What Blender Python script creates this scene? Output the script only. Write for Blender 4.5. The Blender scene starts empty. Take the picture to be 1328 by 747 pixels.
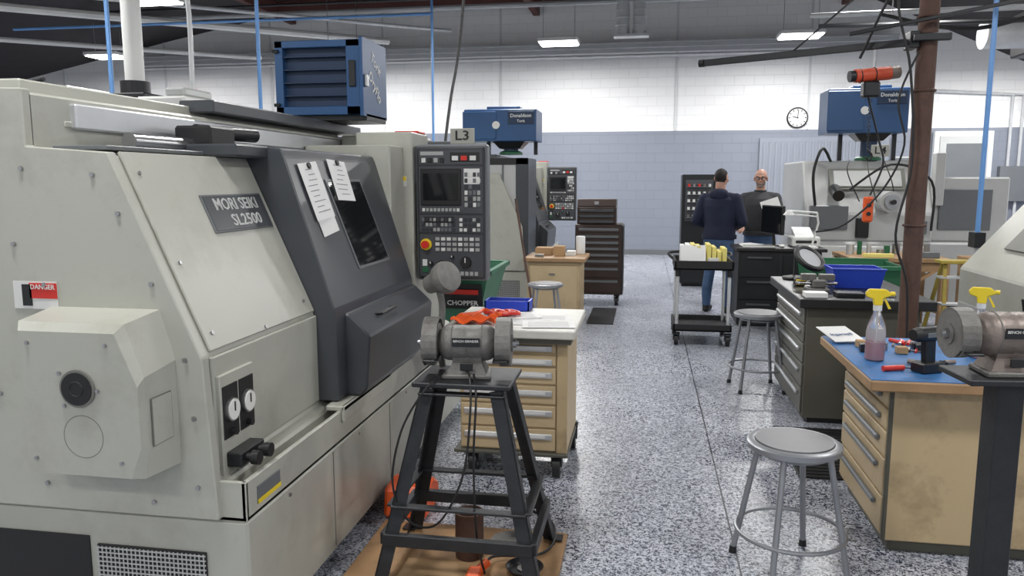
import bpy,bmesh,math,random
from mathutils import Vector,Matrix
random.seed(7)
pi=math.pi
X=Vector((1,0,0));Y=Vector((0,1,0));Z=Vector((0,0,1))
bpy.context.scene.view_settings.view_transform='Standard'
# ------------------------------------------------------------------ materials
def mat(name,col,rough=.5,metal=0.,var=.1,scale=4.,bump=0.,bscale=80.,dirt=0.,dirtcol=(.06,.045,.03),dscale=3.,emit=0.,trans=0.,coat=0.):
    m=bpy.data.materials.new(name);m.use_nodes=True
    nt=m.node_tree;N=nt.nodes;L=nt.links
    p=N['Principled BSDF']
    p.inputs['Roughness'].default_value=rough;p.inputs['Metallic'].default_value=metal
    tc=N.new('ShaderNodeTexCoord')
    n=N.new('ShaderNodeTexNoise');n.inputs['Scale'].default_value=scale;n.inputs['Detail'].default_value=5
    L.new(tc.outputs['Object'],n.inputs['Vector'])
    mx=N.new('ShaderNodeMix');mx.data_type='RGBA'
    mx.inputs[6].default_value=(*[c*(1-var) for c in col],1);mx.inputs[7].default_value=(*[min(1,c*(1+var)) for c in col],1)
    L.new(n.outputs['Fac'],mx.inputs[0]);out=mx.outputs[2]
    if dirt>0:
        n2=N.new('ShaderNodeTexNoise');n2.inputs['Scale'].default_value=dscale;n2.inputs['Detail'].default_value=9;n2.inputs['Roughness'].default_value=.7
        L.new(tc.outputs['Object'],n2.inputs['Vector'])
        r=N.new('ShaderNodeValToRGB');r.color_ramp.elements[0].position=.5;r.color_ramp.elements[1].position=.78
        r.color_ramp.elements[0].color=(0,0,0,1);r.color_ramp.elements[1].color=(dirt,dirt,dirt,1)
        L.new(n2.outputs['Fac'],r.inputs[0])
        m2=N.new('ShaderNodeMix');m2.data_type='RGBA';m2.inputs[7].default_value=(*dirtcol,1)
        L.new(r.outputs[0],m2.inputs[0]);L.new(out,m2.inputs[6]);out=m2.outputs[2]
    L.new(out,p.inputs['Base Color'])
    if bump>0:
        n3=N.new('ShaderNodeTexNoise');n3.inputs['Scale'].default_value=bscale;L.new(tc.outputs['Object'],n3.inputs['Vector'])
        bp=N.new('ShaderNodeBump');bp.inputs['Strength'].default_value=bump;bp.inputs['Distance'].default_value=.01
        L.new(n3.outputs['Fac'],bp.inputs['Height']);L.new(bp.outputs[0],p.inputs['Normal'])
    if emit>0:
        p.inputs['Emission Color'].default_value=(*col,1);p.inputs['Emission Strength'].default_value=emit
    if trans>0:
        p.inputs['Transmission Weight'].default_value=trans
    if coat>0: p.inputs['Coat Weight'].default_value=coat
    return m
m_lathe=mat('lathe_paint',(.45,.452,.40),.33,var=.08,scale=2,dirt=.4,dirtcol=(.22,.20,.15),dscale=4,bump=.04,bscale=300)
m_lathe2=mat('lathe_paint_seam',(.18,.18,.16),.5)
m_dkgrey=mat('dark_grey_paint',(.055,.06,.068),.33,var=.15,scale=3,bump=.03,bscale=300)
m_mid=mat('mid_grey_paint',(.14,.15,.16),.4)
m_panel=mat('pendant_panel',(.035,.037,.042),.4)
m_panel2=mat('pendant_panel_inner',(.06,.064,.072),.45)
m_screen=mat('screen_glass',(.006,.007,.008),.08)
m_white=mat('white_plastic',(.70,.70,.68),.4,var=.03)
m_key=mat('key_grey',(.36,.37,.36),.5)
m_black=mat('black_rubber',(.012,.012,.013),.5,var=.2)
m_blackm=mat('black_metal',(.017,.018,.020),.38,metal=.2,var=.25,bump=.05)
m_chest=mat('chest_brown_black',(.042,.026,.022),.4,metal=.1,var=.2)
m_steel=mat('steel',(.45,.45,.46),.3,1.,var=.12,scale=12)
m_alu=mat('aluminium',(.60,.61,.63),.38,.6,var=.08,scale=10)
m_red=mat('red_plastic',(.60,.03,.02),.35)
m_yel=mat('yellow_plastic',(.80,.60,.03),.35)
m_yel2=mat('worn_yellow_paint',(.36,.27,.04),.55,var=.25,scale=8,dirt=.6)
m_orange=mat('orange_plastic',(.80,.11,.02),.4,var=.1)
m_hoist=mat('hoist_red',(.62,.08,.03),.4,var=.15,dirt=.4)
m_blue=mat('collector_blue',(.018,.075,.20),.35,var=.12,scale=2,bump=.02)
m_bluelt=mat('air_pipe_blue',(.13,.30,.62),.4)
m_bluedk=mat('collector_inside',(.008,.028,.075),.5)
m_bluetray=mat('blue_tray',(.02,.06,.50),.35)
m_mat=mat('blue_mat',(.04,.16,.40),.6,var=.25,scale=9,dirt=.8,dscale=5,dirtcol=(.07,.09,.12))
m_cream=mat('cream_paint',(.48,.365,.21),.45,var=.08,dirt=.85,dirtcol=(.12,.08,.045),dscale=2.4,bump=.03)
m_cream2=mat('cream_paint_light',(.52,.40,.24),.45,var=.05,dirt=.4,dirtcol=(.25,.18,.10),dscale=4)
m_olive=mat('olive_steel',(.085,.082,.065),.5,var=.2,scale=3,dirt=.4)
m_olive2=mat('olive_drawer',(.125,.122,.105),.45,var=.15)
m_wood=mat('workbench_wood',(.36,.22,.11),.55,var=.25,scale=7,bump=.1,dirt=.4)
m_ply=mat('plywood',(.36,.21,.10),.65,var=.25,scale=5,dirt=.75,dirtcol=(.08,.05,.03),dscale=4)
m_top=mat('worn_bench_top',(.60,.59,.54),.45,var=.2,scale=9,dirt=.5,dscale=9)
m_rust=mat('rusted_steel',(.11,.06,.045),.7,.2,var=.5,scale=9,bump=.3,bscale=60,dirt=.7,dirtcol=(.03,.025,.025),dscale=12)
m_grind=mat('hammertone_grey',(.17,.165,.155),.5,.15,var=.35,scale=40,bump=.2,bscale=150,dirt=.5,dscale=12)
m_brownm=mat('worn_motor_metal',(.22,.18,.16),.45,.35,var=.35,scale=14,bump=.15)
m_stand=mat('stand_iron',(.03,.032,.036),.5,.4,var=.4,scale=14,bump=.12)
m_stool=mat('stool_grey',(.30,.31,.33),.35,.4,var=.08)
m_seat=mat('stool_seat',(.12,.12,.13),.42,.2,var=.15,scale=8)
m_green=mat('green_paint',(.012,.12,.05),.5,var=.2,dirt=.4)
m_greenlt=mat('green_bin',(.045,.17,.10),.5,var=.15,dirt=.5)
m_paper=mat('paper',(.82,.82,.81),.7,var=.02)
m_ink=mat('ink',(.15,.15,.17),.7)
m_yelpap=mat('yellow_paper',(.75,.66,.20),.7)
m_jean=mat('jeans',(.06,.11,.21),.85,var=.35,scale=15,bump=.3,bscale=120)
m_navy=mat('navy_hoodie',(.010,.014,.038),.85,var=.3,scale=8,bump=.35,bscale=25)
m_char=mat('charcoal_sweater',(.05,.052,.056),.9,var=.2,scale=8,bump=.35,bscale=25)
m_skin=mat('skin',(.46,.25,.18),.5,var=.1,scale=10)
m_hair=mat('dark_hair',(.012,.009,.007),.7,var=.3,scale=60,bump=.4,bscale=200)
m_beard=mat('grey_beard',(.26,.22,.19),.8,var=.3,scale=60,bump=.4,bscale=200)
m_clear=mat('clear_bottle',(.85,.86,.88),.12,var=.02,trans=.85)
m_pink=mat('pink_liquid',(.70,.22,.33),.15,trans=.3,var=.03)
m_roof=mat('roof_dark',(.030,.027,.030),.8,var=.3)
m_purlin=mat('purlin_red_brown',(.10,.035,.03),.6,var=.3)
m_beam=mat('beam_grey',(.38,.39,.40),.5,var=.15)
m_galv=mat('galvanised',(.55,.56,.57),.4,.2,var=.2,scale=8)
m_tube=mat('lamp_diffuser',(1,.99,.97),.5,var=0,emit=14)
m_gauge=mat('gauge_face',(.80,.80,.77),.3,var=.02)
m_door=mat('door_paint',(.62,.63,.64),.45,var=.04)
m_lgrey=mat('light_grey_paint',(.49,.50,.49),.4,var=.06,dirt=.25,dirtcol=(.28,.28,.26))
m_rolld=mat('roll_door_grey',(.25,.27,.315),.45,var=.04)
m_tan=mat('cardboard',(.42,.27,.14),.8,var=.15)
m_lens=mat('spectacle_frame',(.01,.01,.012),.3)

def mat_floor():
    m=bpy.data.materials.new('flake_epoxy');m.use_nodes=True;nt=m.node_tree;N=nt.nodes;L=nt.links;p=N['Principled BSDF']
    tc=N.new('ShaderNodeTexCoord')
    def vor(scale):
        v=N.new('ShaderNodeTexVoronoi');v.inputs['Scale'].default_value=scale;v.inputs['Randomness'].default_value=1
        L.new(tc.outputs['Object'],v.inputs['Vector'])
        s=N.new('ShaderNodeSeparateColor');L.new(v.outputs['Color'],s.inputs[0]);return s
    s=vor(165);r=N.new('ShaderNodeValToRGB');r.color_ramp.interpolation='CONSTANT'
    e=r.color_ramp.elements;e[0].position=0;e[0].color=(.025,.029,.045,1);e[1].position=.20;e[1].color=(.15,.17,.22,1)
    a=e.new(.38);a.color=(.33,.35,.41,1);a=e.new(.56);a.color=(.56,.58,.63,1);a=e.new(.85);a.color=(.42,.44,.51,1)
    L.new(s.outputs[0],r.inputs[0])
    s2=vor(80);r2=N.new('ShaderNodeValToRGB');r2.color_ramp.interpolation='CONSTANT'
    e=r2.color_ramp.elements;e[0].position=0;e[0].color=(.05,.055,.08,1);e[1].position=.45;e[1].color=(.55,.57,.63,1)
    L.new(s2.outputs[0],r2.inputs[0])
    c=N.new('ShaderNodeMath');c.operation='GREATER_THAN';c.inputs[1].default_value=.8;L.new(s2.outputs[1],c.inputs[0])
    mx=N.new('ShaderNodeMix');mx.data_type='RGBA';L.new(c.outputs[0],mx.inputs[0]);L.new(r.outputs[0],mx.inputs[6]);L.new(r2.outputs[0],mx.inputs[7])
    sx=N.new('ShaderNodeSeparateXYZ');L.new(tc.outputs['Object'],sx.inputs[0])
    su=N.new('ShaderNodeMath');su.operation='SUBTRACT';su.inputs[1].default_value=.425;L.new(sx.outputs[0],su.inputs[0])
    ab=N.new('ShaderNodeMath');ab.operation='ABSOLUTE';L.new(su.outputs[0],ab.inputs[0])
    lt=N.new('ShaderNodeMath');lt.operation='LESS_THAN';lt.inputs[1].default_value=.004;L.new(ab.outputs[0],lt.inputs[0])
    m2=N.new('ShaderNodeMix');m2.data_type='RGBA';m2.inputs[7].default_value=(.03,.03,.04,1);L.new(lt.outputs[0],m2.inputs[0]);L.new(mx.outputs[2],m2.inputs[6])
    n=N.new('ShaderNodeTexNoise');n.inputs['Scale'].default_value=.8;n.inputs['Detail'].default_value=4;L.new(tc.outputs['Object'],n.inputs['Vector'])
    mr=N.new('ShaderNodeMapRange');mr.inputs[3].default_value=.18;mr.inputs[4].default_value=.38;L.new(n.outputs['Fac'],mr.inputs[0]);L.new(mr.outputs[0],p.inputs['Roughness'])
    L.new(m2.outputs[2],p.inputs['Base Color'])
    bp=N.new('ShaderNodeBump');bp.inputs['Strength'].default_value=.15;bp.inputs['Distance'].default_value=.002
    L.new(s.outputs[1],bp.inputs['Height']);L.new(bp.outputs[0],p.inputs['Normal'])
    return m
def mat_wall(axis='x',split=2.67):
    m=bpy.data.materials.new('painted_block_wall_'+axis);m.use_nodes=True;nt=m.node_tree;N=nt.nodes;L=nt.links;p=N['Principled BSDF']
    tc=N.new('ShaderNodeTexCoord');sx=N.new('ShaderNodeSeparateXYZ');L.new(tc.outputs['Object'],sx.inputs[0])
    cb=N.new('ShaderNodeCombineXYZ');L.new(sx.outputs[0 if axis=='x' else 1],cb.inputs[0]);L.new(sx.outputs[2],cb.inputs[1])
    br=N.new('ShaderNodeTexBrick');br.inputs['Scale'].default_value=1;br.inputs['Brick Width'].default_value=.4;br.inputs['Row Height'].default_value=.2
    br.inputs['Mortar Size'].default_value=.005;br.inputs['Mortar Smooth'].default_value=.4
    br.inputs['Color1'].default_value=(1,1,1,1);br.inputs['Color2'].default_value=(.97,.97,.97,1);br.inputs['Mortar'].default_value=(.86,.86,.86,1)
    L.new(cb.outputs[0],br.inputs['Vector'])
    g=N.new('ShaderNodeMath');g.operation='GREATER_THAN';g.inputs[1].default_value=split;L.new(sx.outputs[2],g.inputs[0])
    mx=N.new('ShaderNodeMix');mx.data_type='RGBA';mx.inputs[6].default_value=(.225,.245,.295,1);mx.inputs[7].default_value=(.82,.82,.82,1);L.new(g.outputs[0],mx.inputs[0])
    mu=N.new('ShaderNodeMix');mu.data_type='RGBA';mu.blend_type='MULTIPLY';mu.inputs[0].default_value=1
    L.new(mx.outputs[2],mu.inputs[6]);L.new(br.outputs['Color'],mu.inputs[7]);L.new(mu.outputs[2],p.inputs['Base Color'])
    bp=N.new('ShaderNodeBump');bp.invert=True;bp.inputs['Strength'].default_value=.5;bp.inputs['Distance'].default_value=.01
    L.new(br.outputs['Fac'],bp.inputs['Height']);L.new(bp.outputs[0],p.inputs['Normal']);p.inputs['Roughness'].default_value=.5
    return m
# ------------------------------------------------------------------ builder
def basis(o,ex,ey):
    ex=Vector(ex).normalized();ey=Vector(ey).normalized();ez=ex.cross(ey).normalized();ey=ez.cross(ex)
    M=Matrix.Identity(4)
    for i in range(3):
        M[i][0]=ex[i];M[i][1]=ey[i];M[i][2]=ez[i];M[i][3]=o[i]
    return M
class B:
    def __init__(s,name,T=None):
        s.name=name;s.bm=bmesh.new();s.mats=[];s.T=T or Matrix.Identity(4)
    def mi(s,m):
        if m not in s.mats:s.mats.append(m)
        return s.mats.index(m)
    def add(s,tb,m,M=None,smooth=False,norm=True):
        i=s.mi(m)
        if norm: bmesh.ops.recalc_face_normals(tb,faces=tb.faces[:])
        for f in tb.faces:f.material_index=i;f.smooth=smooth
        me=bpy.data.meshes.new('t');tb.to_mesh(me);tb.free()
        me.transform(s.T@M if M is not None else s.T)
        s.bm.from_mesh(me);bpy.data.meshes.remove(me)
    def addmesh(s,me,cls,M=None):
        for p in me.polygons:
            p.material_index=s.mi(cls(p.center));p.use_smooth=True
        me.transform(s.T@M if M is not None else s.T)
        s.bm.from_mesh(me);bpy.data.meshes.remove(me)
    def box(s,x0,y0,z0,x1,y1,z1,m,bev=.004,M=None):
        tb=bmesh.new();bmesh.ops.create_cube(tb,size=1)
        sz=(abs(x1-x0),abs(y1-y0),abs(z1-z0))
        for v in tb.verts:
            v.co=Vector((v.co.x*sz[0]+(x0+x1)/2,v.co.y*sz[1]+(y0+y1)/2,v.co.z*sz[2]+(z0+z1)/2))
        bv=min(bev,.3*min(sz))
        if bv>.0006: bmesh.ops.bevel(tb,geom=tb.edges[:],offset=bv,segments=1,affect='EDGES')
        s.add(tb,m,M)
    def plate(s,o,ex,ey,w,h,th,m,bev=.002,off=0):
        s.box(-w/2,-h/2,off,w/2,h/2,off+th,m,bev,M=basis(o,ex,ey))
    def cyl(s,p0,p1,r,m,r1=None,seg=20):
        p0=Vector(p0);p1=Vector(p1);d=p1-p0
        tb=bmesh.new();bmesh.ops.create_cone(tb,cap_ends=True,segments=seg,radius1=r,radius2=r if r1 is None else r1,depth=d.length)
        M=Matrix.Translation((p0+p1)/2)@d.to_track_quat('Z','Y').to_matrix().to_4x4()
        s.add(tb,m,M,True)
    def beam(s,p0,p1,w,h,m,bev=.003):
        p0=Vector(p0);p1=Vector(p1);d=p1-p0
        M=Matrix.Translation((p0+p1)/2)@d.to_track_quat('Z','Y').to_matrix().to_4x4()
        s.box(-w/2,-h/2,-d.length/2,w/2,h/2,d.length/2,m,bev,M)
    def sph(s,c,r,m,sc=(1,1,1),seg=16,M=None):
        tb=bmesh.new();bmesh.ops.create_uvsphere(tb,u_segments=seg,v_segments=max(6,seg*2//3),radius=r)
        for v in tb.verts: v.co=Vector((v.co.x*sc[0],v.co.y*sc[1],v.co.z*sc[2]))
        MM=Matrix.Translation(Vector(c))
        s.add(tb,m,(M@MM) if M is not None else MM,True)
    def prism(s,poly,axis,a,b,m,bev=0.):
        tb=bmesh.new()
        def P(p,t): return {'y':(p[0],t,p[1]),'x':(t,p[0],p[1]),'z':(p[0],p[1],t)}[axis]
        v0=[tb.verts.new(P(p,a)) for p in poly];v1=[tb.verts.new(P(p,b)) for p in poly];n=len(poly)
        tb.faces.new(v0);tb.faces.new(v1[::-1])
        for i in range(n): tb.faces.new((v0[i],v1[i],v1[(i+1)%n],v0[(i+1)%n]))
        bmesh.ops.recalc_face_normals(tb,faces=tb.faces[:])
        if bev: bmesh.ops.bevel(tb,geom=tb.edges[:],offset=bev,segments=1,affect='EDGES')
        s.add(tb,m)
    def loft(s,rings,m,M=None,smooth=True,cap=True):
        tb=bmesh.new();R=[[tb.verts.new(p) for p in r] for r in rings];n=len(R[0])
        for a,b in zip(R,R[1:]):
            for i in range(n): tb.faces.new((a[i],a[(i+1)%n],b[(i+1)%n],b[i]))
        if cap: tb.faces.new(R[0][::-1]);tb.faces.new(R[-1])
        s.add(tb,m,M,smooth)
    def lathe(s,prof,m,M=None,seg=24):
        s.loft([[(max(r,.0004)*math.cos(2*pi*i/seg),max(r,.0004)*math.sin(2*pi*i/seg),h) for i in range(seg)] for r,h in prof],m,M)
    def tube(s,pts,r,m,seg=8,sub=6,closed=False,smooth=True):
        P=[Vector(p) for p in pts]
        if smooth and len(P)>2:
            Q=[];n=len(P)
            rng=range(n if closed else n-1)
            for i in rng:
                if closed: p0,p1,p2,p3=P[i-1],P[i],P[(i+1)%n],P[(i+2)%n]
                else: p0,p1,p2,p3=P[max(i-1,0)],P[i],P[i+1],P[min(i+2,n-1)]
                for k in range(sub):
                    t=k/sub;Q.append(.5*((2*p1)+(p2-p0)*t+(2*p0-5*p1+4*p2-p3)*t*t+(3*p1-p0-3*p2+p3)*t**3))
            if not closed:Q.append(P[-1])
            P=Q
        n=len(P);rings=[];up=None
        for i in range(n):
            if closed: d=(P[(i+1)%n]-P[i-1])
            else: d=P[min(i+1,n-1)]-P[max(i-1,0)]
            d.normalize()
            if up is None:
                up=Vector((0,0,1)) if abs(d.z)<.9 else Vector((1,0,0))
            a=d.cross(up).normalized();up=a.cross(d).normalized()
            rings.append([P[i]+(a*math.cos(2*pi*k/seg)+up*math.sin(2*pi*k/seg))*r for k in range(seg)])
        tb=bmesh.new()
        R=[[tb.verts.new(p) for p in rr] for rr in rings]
        m_=len(R)
        for i in range(m_ if closed else m_-1):
            a_,b_=R[i],R[(i+1)%m_]
            for k in range(seg): tb.faces.new((a_[k],a_[(k+1)%seg],b_[(k+1)%seg],b_[k]))
        if not closed: tb.faces.new(R[0][::-1]);tb.faces.new(R[-1])
        s.add(tb,m,None,True)
    def ring(s,c,R,r,m,ax=(0,0,1),seg=28,ts=8):
        q=Vector(ax).to_track_quat('Z','Y')
        s.tube([Vector(c)+q@Vector((R*math.cos(2*pi*i/seg),R*math.sin(2*pi*i/seg),0)) for i in range(seg)],r,m,ts,closed=True,smooth=False)
    def text(s,txt,size,o,ex,ey,m,ext=.001,off=.001,xs=1.):
        cu=bpy.data.curves.new('t','FONT');cu.body=txt;cu.size=size;cu.extrude=ext;cu.align_x='CENTER';cu.align_y='CENTER';cu.resolution_u=2
        cu.offset=size*.012
        ob=bpy.data.objects.new('t',cu);bpy.context.collection.objects.link(ob)
        me=bpy.data.meshes.new_from_object(ob.evaluated_get(bpy.context.evaluated_depsgraph_get()))
        bpy.data.objects.remove(ob);bpy.data.curves.remove(cu)
        tb=bmesh.new();tb.from_mesh(me);bpy.data.meshes.remove(me)
        for v in tb.verts: v.co.x*=xs;v.co.z+=off
        s.add(tb,m,basis(o,ex,ey),norm=False)
    def done(s,origin=None):
        for e in s.bm.edges:
            if len(e.link_faces)==2 and e.calc_face_angle(0)>.75: e.smooth=False
        xs=[v.co for v in s.bm.verts]
        if origin is None:
            o=Vector(((min(v.x for v in xs)+max(v.x for v in xs))/2,(min(v.y for v in xs)+max(v.y for v in xs))/2,min(v.z for v in xs)))
        else:o=Vector(origin)
        me=bpy.data.meshes.new(s.name);
        for v in s.bm.verts:v.co-=o
        s.bm.to_mesh(me);s.bm.free()
        for m in s.mats:me.materials.append(m)
        ob=bpy.data.objects.new(s.name,me);ob.location=o;bpy.context.collection.objects.link(ob)
        return ob
def TR(x,y,z,rz=0): return Matrix.Translation((x,y,z))@Matrix.Rotation(rz,4,'Z')
# ------------------------------------------------------------------ room
b=B('floor');b.box(-17,-5,-.1,8.2,17.4,0,mat_floor(),0);b.done((0,0,0))
b=B('wall_back');mw=mat_wall('x');b.box(-17,17.2,0,8.2,17.4,5.7,mw,0);b.done((0,0,0))
my=mat_wall('y');b=B('wall_left');b.box(-17.2,-5,0,-17,17.4,5.3,my,0);b.done((0,0,0))
b=B('wall_right');b.box(8.2,-5,0,8.4,17.4,5.3,my,0);b.done((0,0,0))
b=B('baseboard_back');b.box(-17,17.17,0,2.3,17.198,.11,m_mid,.003);b.done()
b=B('ceiling')
b.prism([(-17,3.7),(-11,4.9),(-8,5.45),(4.0,5.45),(8.2,3.55),(8.2,5.9),(-17,5.9)],'y',-5,17.4,m_roof);b.done()
b=B('ceiling_purlins')
for yy in (-3,0,3,6,9,12,15): b.box(-8,yy-.04,5.28,4.0,yy+.04,5.44,m_purlin,.002)
b.box(-8,16.2,5.2,4.0,16.28,5.44,m_purlin,.002)
for xx in (-8,-2.4,3.9): b.box(xx-.07,-5,5.14,xx+.07,17.15,5.43,m_purlin,.002)
b.done()
b=B('wall_stiffeners')
for xx in (-14,-11.3,-8.6,-5.9,-3.2,.6,3.3): b.box(xx-.02,17.17,2.67,xx+.02,17.199,5.4,m_door,.004)
b.done()
b=B('roof_girder')
b.box(-12,16.9,4.38,4.9,17.14,4.46,m_beam,.005)
b.box(-12,16.85,4.46,4.9,17.14,4.49,m_beam,.003);b.box(-12,17.0,4.30,4.9,17.02,4.46,m_beam,.002)
b.tube([(-12,16.8,4.2),(4.4,16.8,4.2)],.03,m_galv,smooth=False)
b.tube([(-11,15.2,4.95),(4,15.2,4.95)],.05,m_beam,smooth=False)
b.tube([(-11,14.0,4.85),(4,14.0,4.85)],.025,m_blackm,smooth=False)
b.tube([(-10.5,10.6,4.3),(-5.6,16.7,4.62)],.07,m_white,smooth=False)
b.tube([(-9.6,9.0,4.2),(-4.2,16.7,4.8)],.035,m_galv,smooth=False)
b.tube([(-12.5,12.0,4.15),(-8.6,16.7,4.35)],.05,m_white,smooth=False)
b.done()
b=B('spiral_duct_pair')
for dx in (0,.3):
    b.cyl((-.47+dx,14.6,4.22),(-.47+dx,14.6,5.27),.12,m_galv)
    for k in range(8): b.ring((-.47+dx,14.6,4.26+k*.13),.122,.008,m_galv)
b.box(-.63,14.48,4.18,.0,14.72,4.23,m_galv)
b.done()
b=B('door_1')
b.box(5.75,17.08,0,6.85,17.195,2.6,m_door,.006);b.box(5.85,17.05,0.02,6.75,17.09,2.5,m_lgrey,.004)
b.box(5.97,17.04,1.3,6.63,17.06,2.35,m_mid,.004);b.box(6.6,17.0,1.0,6.7,17.05,1.05,m_steel);b.done()
b=B('door_2')
b.box(2.35,17.1,0,4.9,17.195,2.5,m_rolld,.004)
for k in range(20): b.box(2.42+k*.122,17.08,.05,2.47+k*.122,17.11,2.42,m_rolld,.004)
b.done()
b=B('wall_clock');M=basis((3.09,17.19,2.91),X,Z)
b.lathe([(.21,-.01),(.215,.03),(.2,.045),(.19,.035)],m_black,M,32);b.lathe([(.188,.034),(.187,.037)],m_white,M,32)
for k in range(12):
    a=k*pi/6;b.box(-.008,.145,.037,.008,.178,.041,m_black,0,M@Matrix.Rotation(a,4,'Z'))
b.box(-.008,-.02,.04,.008,.10,.044,m_black,0,M@Matrix.Rotation(1.35,4,'Z'));b.box(-.006,-.02,.044,.006,.15,.047,m_black,0,M@Matrix.Rotation(-.1,4,'Z'))
b.done()
b=B('electrical_conduit')
for xx in (7.15,7.35): b.tube([(xx,17.12,.2),(xx,17.12,3.3),(xx-1.5,17.12,3.4),(xx-3.5,17.12,3.4)],.03,m_galv,smooth=False)
b.box(7.0,17.05,1.2,7.55,17.19,1.9,m_mid);b.done()
b=B('breaker_panel');b.box(5.0,17.08,1.2,5.45,17.19,2.1,m_lgrey,.01);b.box(5.03,17.06,1.23,5.42,17.09,2.07,m_mid,.004);b.done()
# ------------------------------------------------------------------ lights
def fixture(x,y,z=4.15,w=.75,p=60,top=5.0):
    b=B('ceiling_light');b.box(x-w/2,y-.28,z,x+w/2,y+.28,z+.07,m_white,.01)
    b.box(x-w/2+.03,y-.25,z-.02,x+w/2-.03,y+.25,z+.003,m_tube,.004)
    for sx in (-w/2+.08,w/2-.08): b.cyl((x+sx,y,z+.07),(x+sx,y,top),.006,m_steel,seg=6)
    ob=b.done()
    ld=bpy.data.lights.new('lamp','AREA');ld.shape='RECTANGLE';ld.size=w-.06;ld.size_y=.5;ld.energy=p;ld.color=(1,.995,.98)
    lo=bpy.data.objects.new('lamp',ld);bpy.context.collection.objects.link(lo);lo.parent=ob;lo.location=(0,0,-.006)
for yy,pw in ((14.8,170),(10.4,82),(6,60),(1.6,62),(-2.8,60)):
    for xx in (-11,-5.9,-1.65,2.65,6.6):
        if yy==10.4 and xx==-5.9: xx=-7
        fixture(xx,yy,p=pw,top=5.43 if -8<xx<4 else (4.9 if xx<0 else 4.25), z=4.15 if xx<6 else 3.85)
w=bpy.data.worlds.new('world');bpy.context.scene.world=w;w.use_nodes=True
w.node_tree.nodes['Background'].inputs[0].default_value=(.90,.95,1,1);w.node_tree.nodes['Background'].inputs[1].default_value=.6
# ------------------------------------------------------------------ cnc lathe
def pendant(b,x0,y0,z0,w,h):
    b.box(x0,y0,z0,x0+w,y0+.13,z0+h,m_panel,.012)
    b.box(x0-.012,y0+.02,z0-.01,x0+w+.012,y0+.11,z0+h+.012,m_mid,.01)
    f=y0
    def pl(u0,v0,u1,v1,m,t=.004,bev=.001): b.box(x0+u0*w,f-t,z0+v0*h,x0+u1*w,f+.002,z0+v1*h,m,bev)
    pl(.03,.865,.97,.975,m_panel2);pl(.03,.50,.97,.85,m_panel2);pl(.03,.355,.97,.485,m_panel2);pl(.03,.02,.97,.34,m_panel2)
    pl(.06,.935,.4,.962,m_key,.006,0)
    for k in range(4): pl(.08+k*.09,.88,.14+k*.09,.915,[m_white,m_black,m_key,m_black][k],.012)
    pl(.5,.885,.93,.955,m_black,.006)
    for k in range(3): pl(.53+k*.13,.895,.62+k*.13,.93,m_white if k!=1 else m_red,.012)
    pl(.06,.56,.66,.835,m_black,.012,.004);pl(.1,.60,.62,.80,m_screen,.014,0)
    for k in range(10): pl(.08+k*.057,.515,.12+k*.057,.54,m_white if k in(0,9) else m_key,.010)
    pl(.70,.72,.93,.835,m_white,.006,0)
    for i in range(4):
        for j in range(6):
            pl(.71+i*.062,.55+j*.045,.755+i*.062,.582+j*.045,random.choice([m_key,m_white,m_mid,m_panel]),.009)
    pl(.1,.42,.55,.475,m_black,.005)
    for j in range(3):
        for i in range(9): pl(.07+i*.057,.365+j*.038,.11+i*.057,.39+j*.038,random.choice([m_key,m_panel,m_mid,m_panel]),.009)
    for j in range(3):
        for i in range(5): pl(.63+i*.065,.365+j*.038,.675+i*.065,.39+j*.038,random.choice([m_white,m_panel,m_key]),.009)
    cz=z0+.265*h
    b.cyl((x0+.13*w,f,cz),(x0+.13*w,f-.015,cz),.034,m_yel);b.cyl((x0+.13*w,f-.01,cz),(x0+.13*w,f-.045,cz),.022,m_red)
    for (u,v,r) in ((.36,.10,.036),(.72,.13,.036),(.2,.12,.014),(.52,.17,.012)):
        b.cyl((x0+u*w,f,z0+v*h),(x0+u*w,f-.025,z0+v*h),r,m_black,r*.85);b.box(x0+u*w-.003,f-.028,z0+v*h,x0+u*w+.003,f-.02,z0+v*h+r*.8,m_white,0)
    for i in range(8):
        for j in range(3):
            pl(.27+i*.085,.215+j*.04,.33+i*.085,.24+j*.04,random.choice([m_white,m_key,m_key,m_red if i==3 else m_white]),.010)
    for i in range(6): pl(.5+i*.07,.03,.55+i*.07,.06,random.choice([m_white,m_key]),.009)
    pl(.07,.05,.16,.09,m_green,.01);pl(.07,.1,.14,.15,m_white,.006,0)
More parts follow.
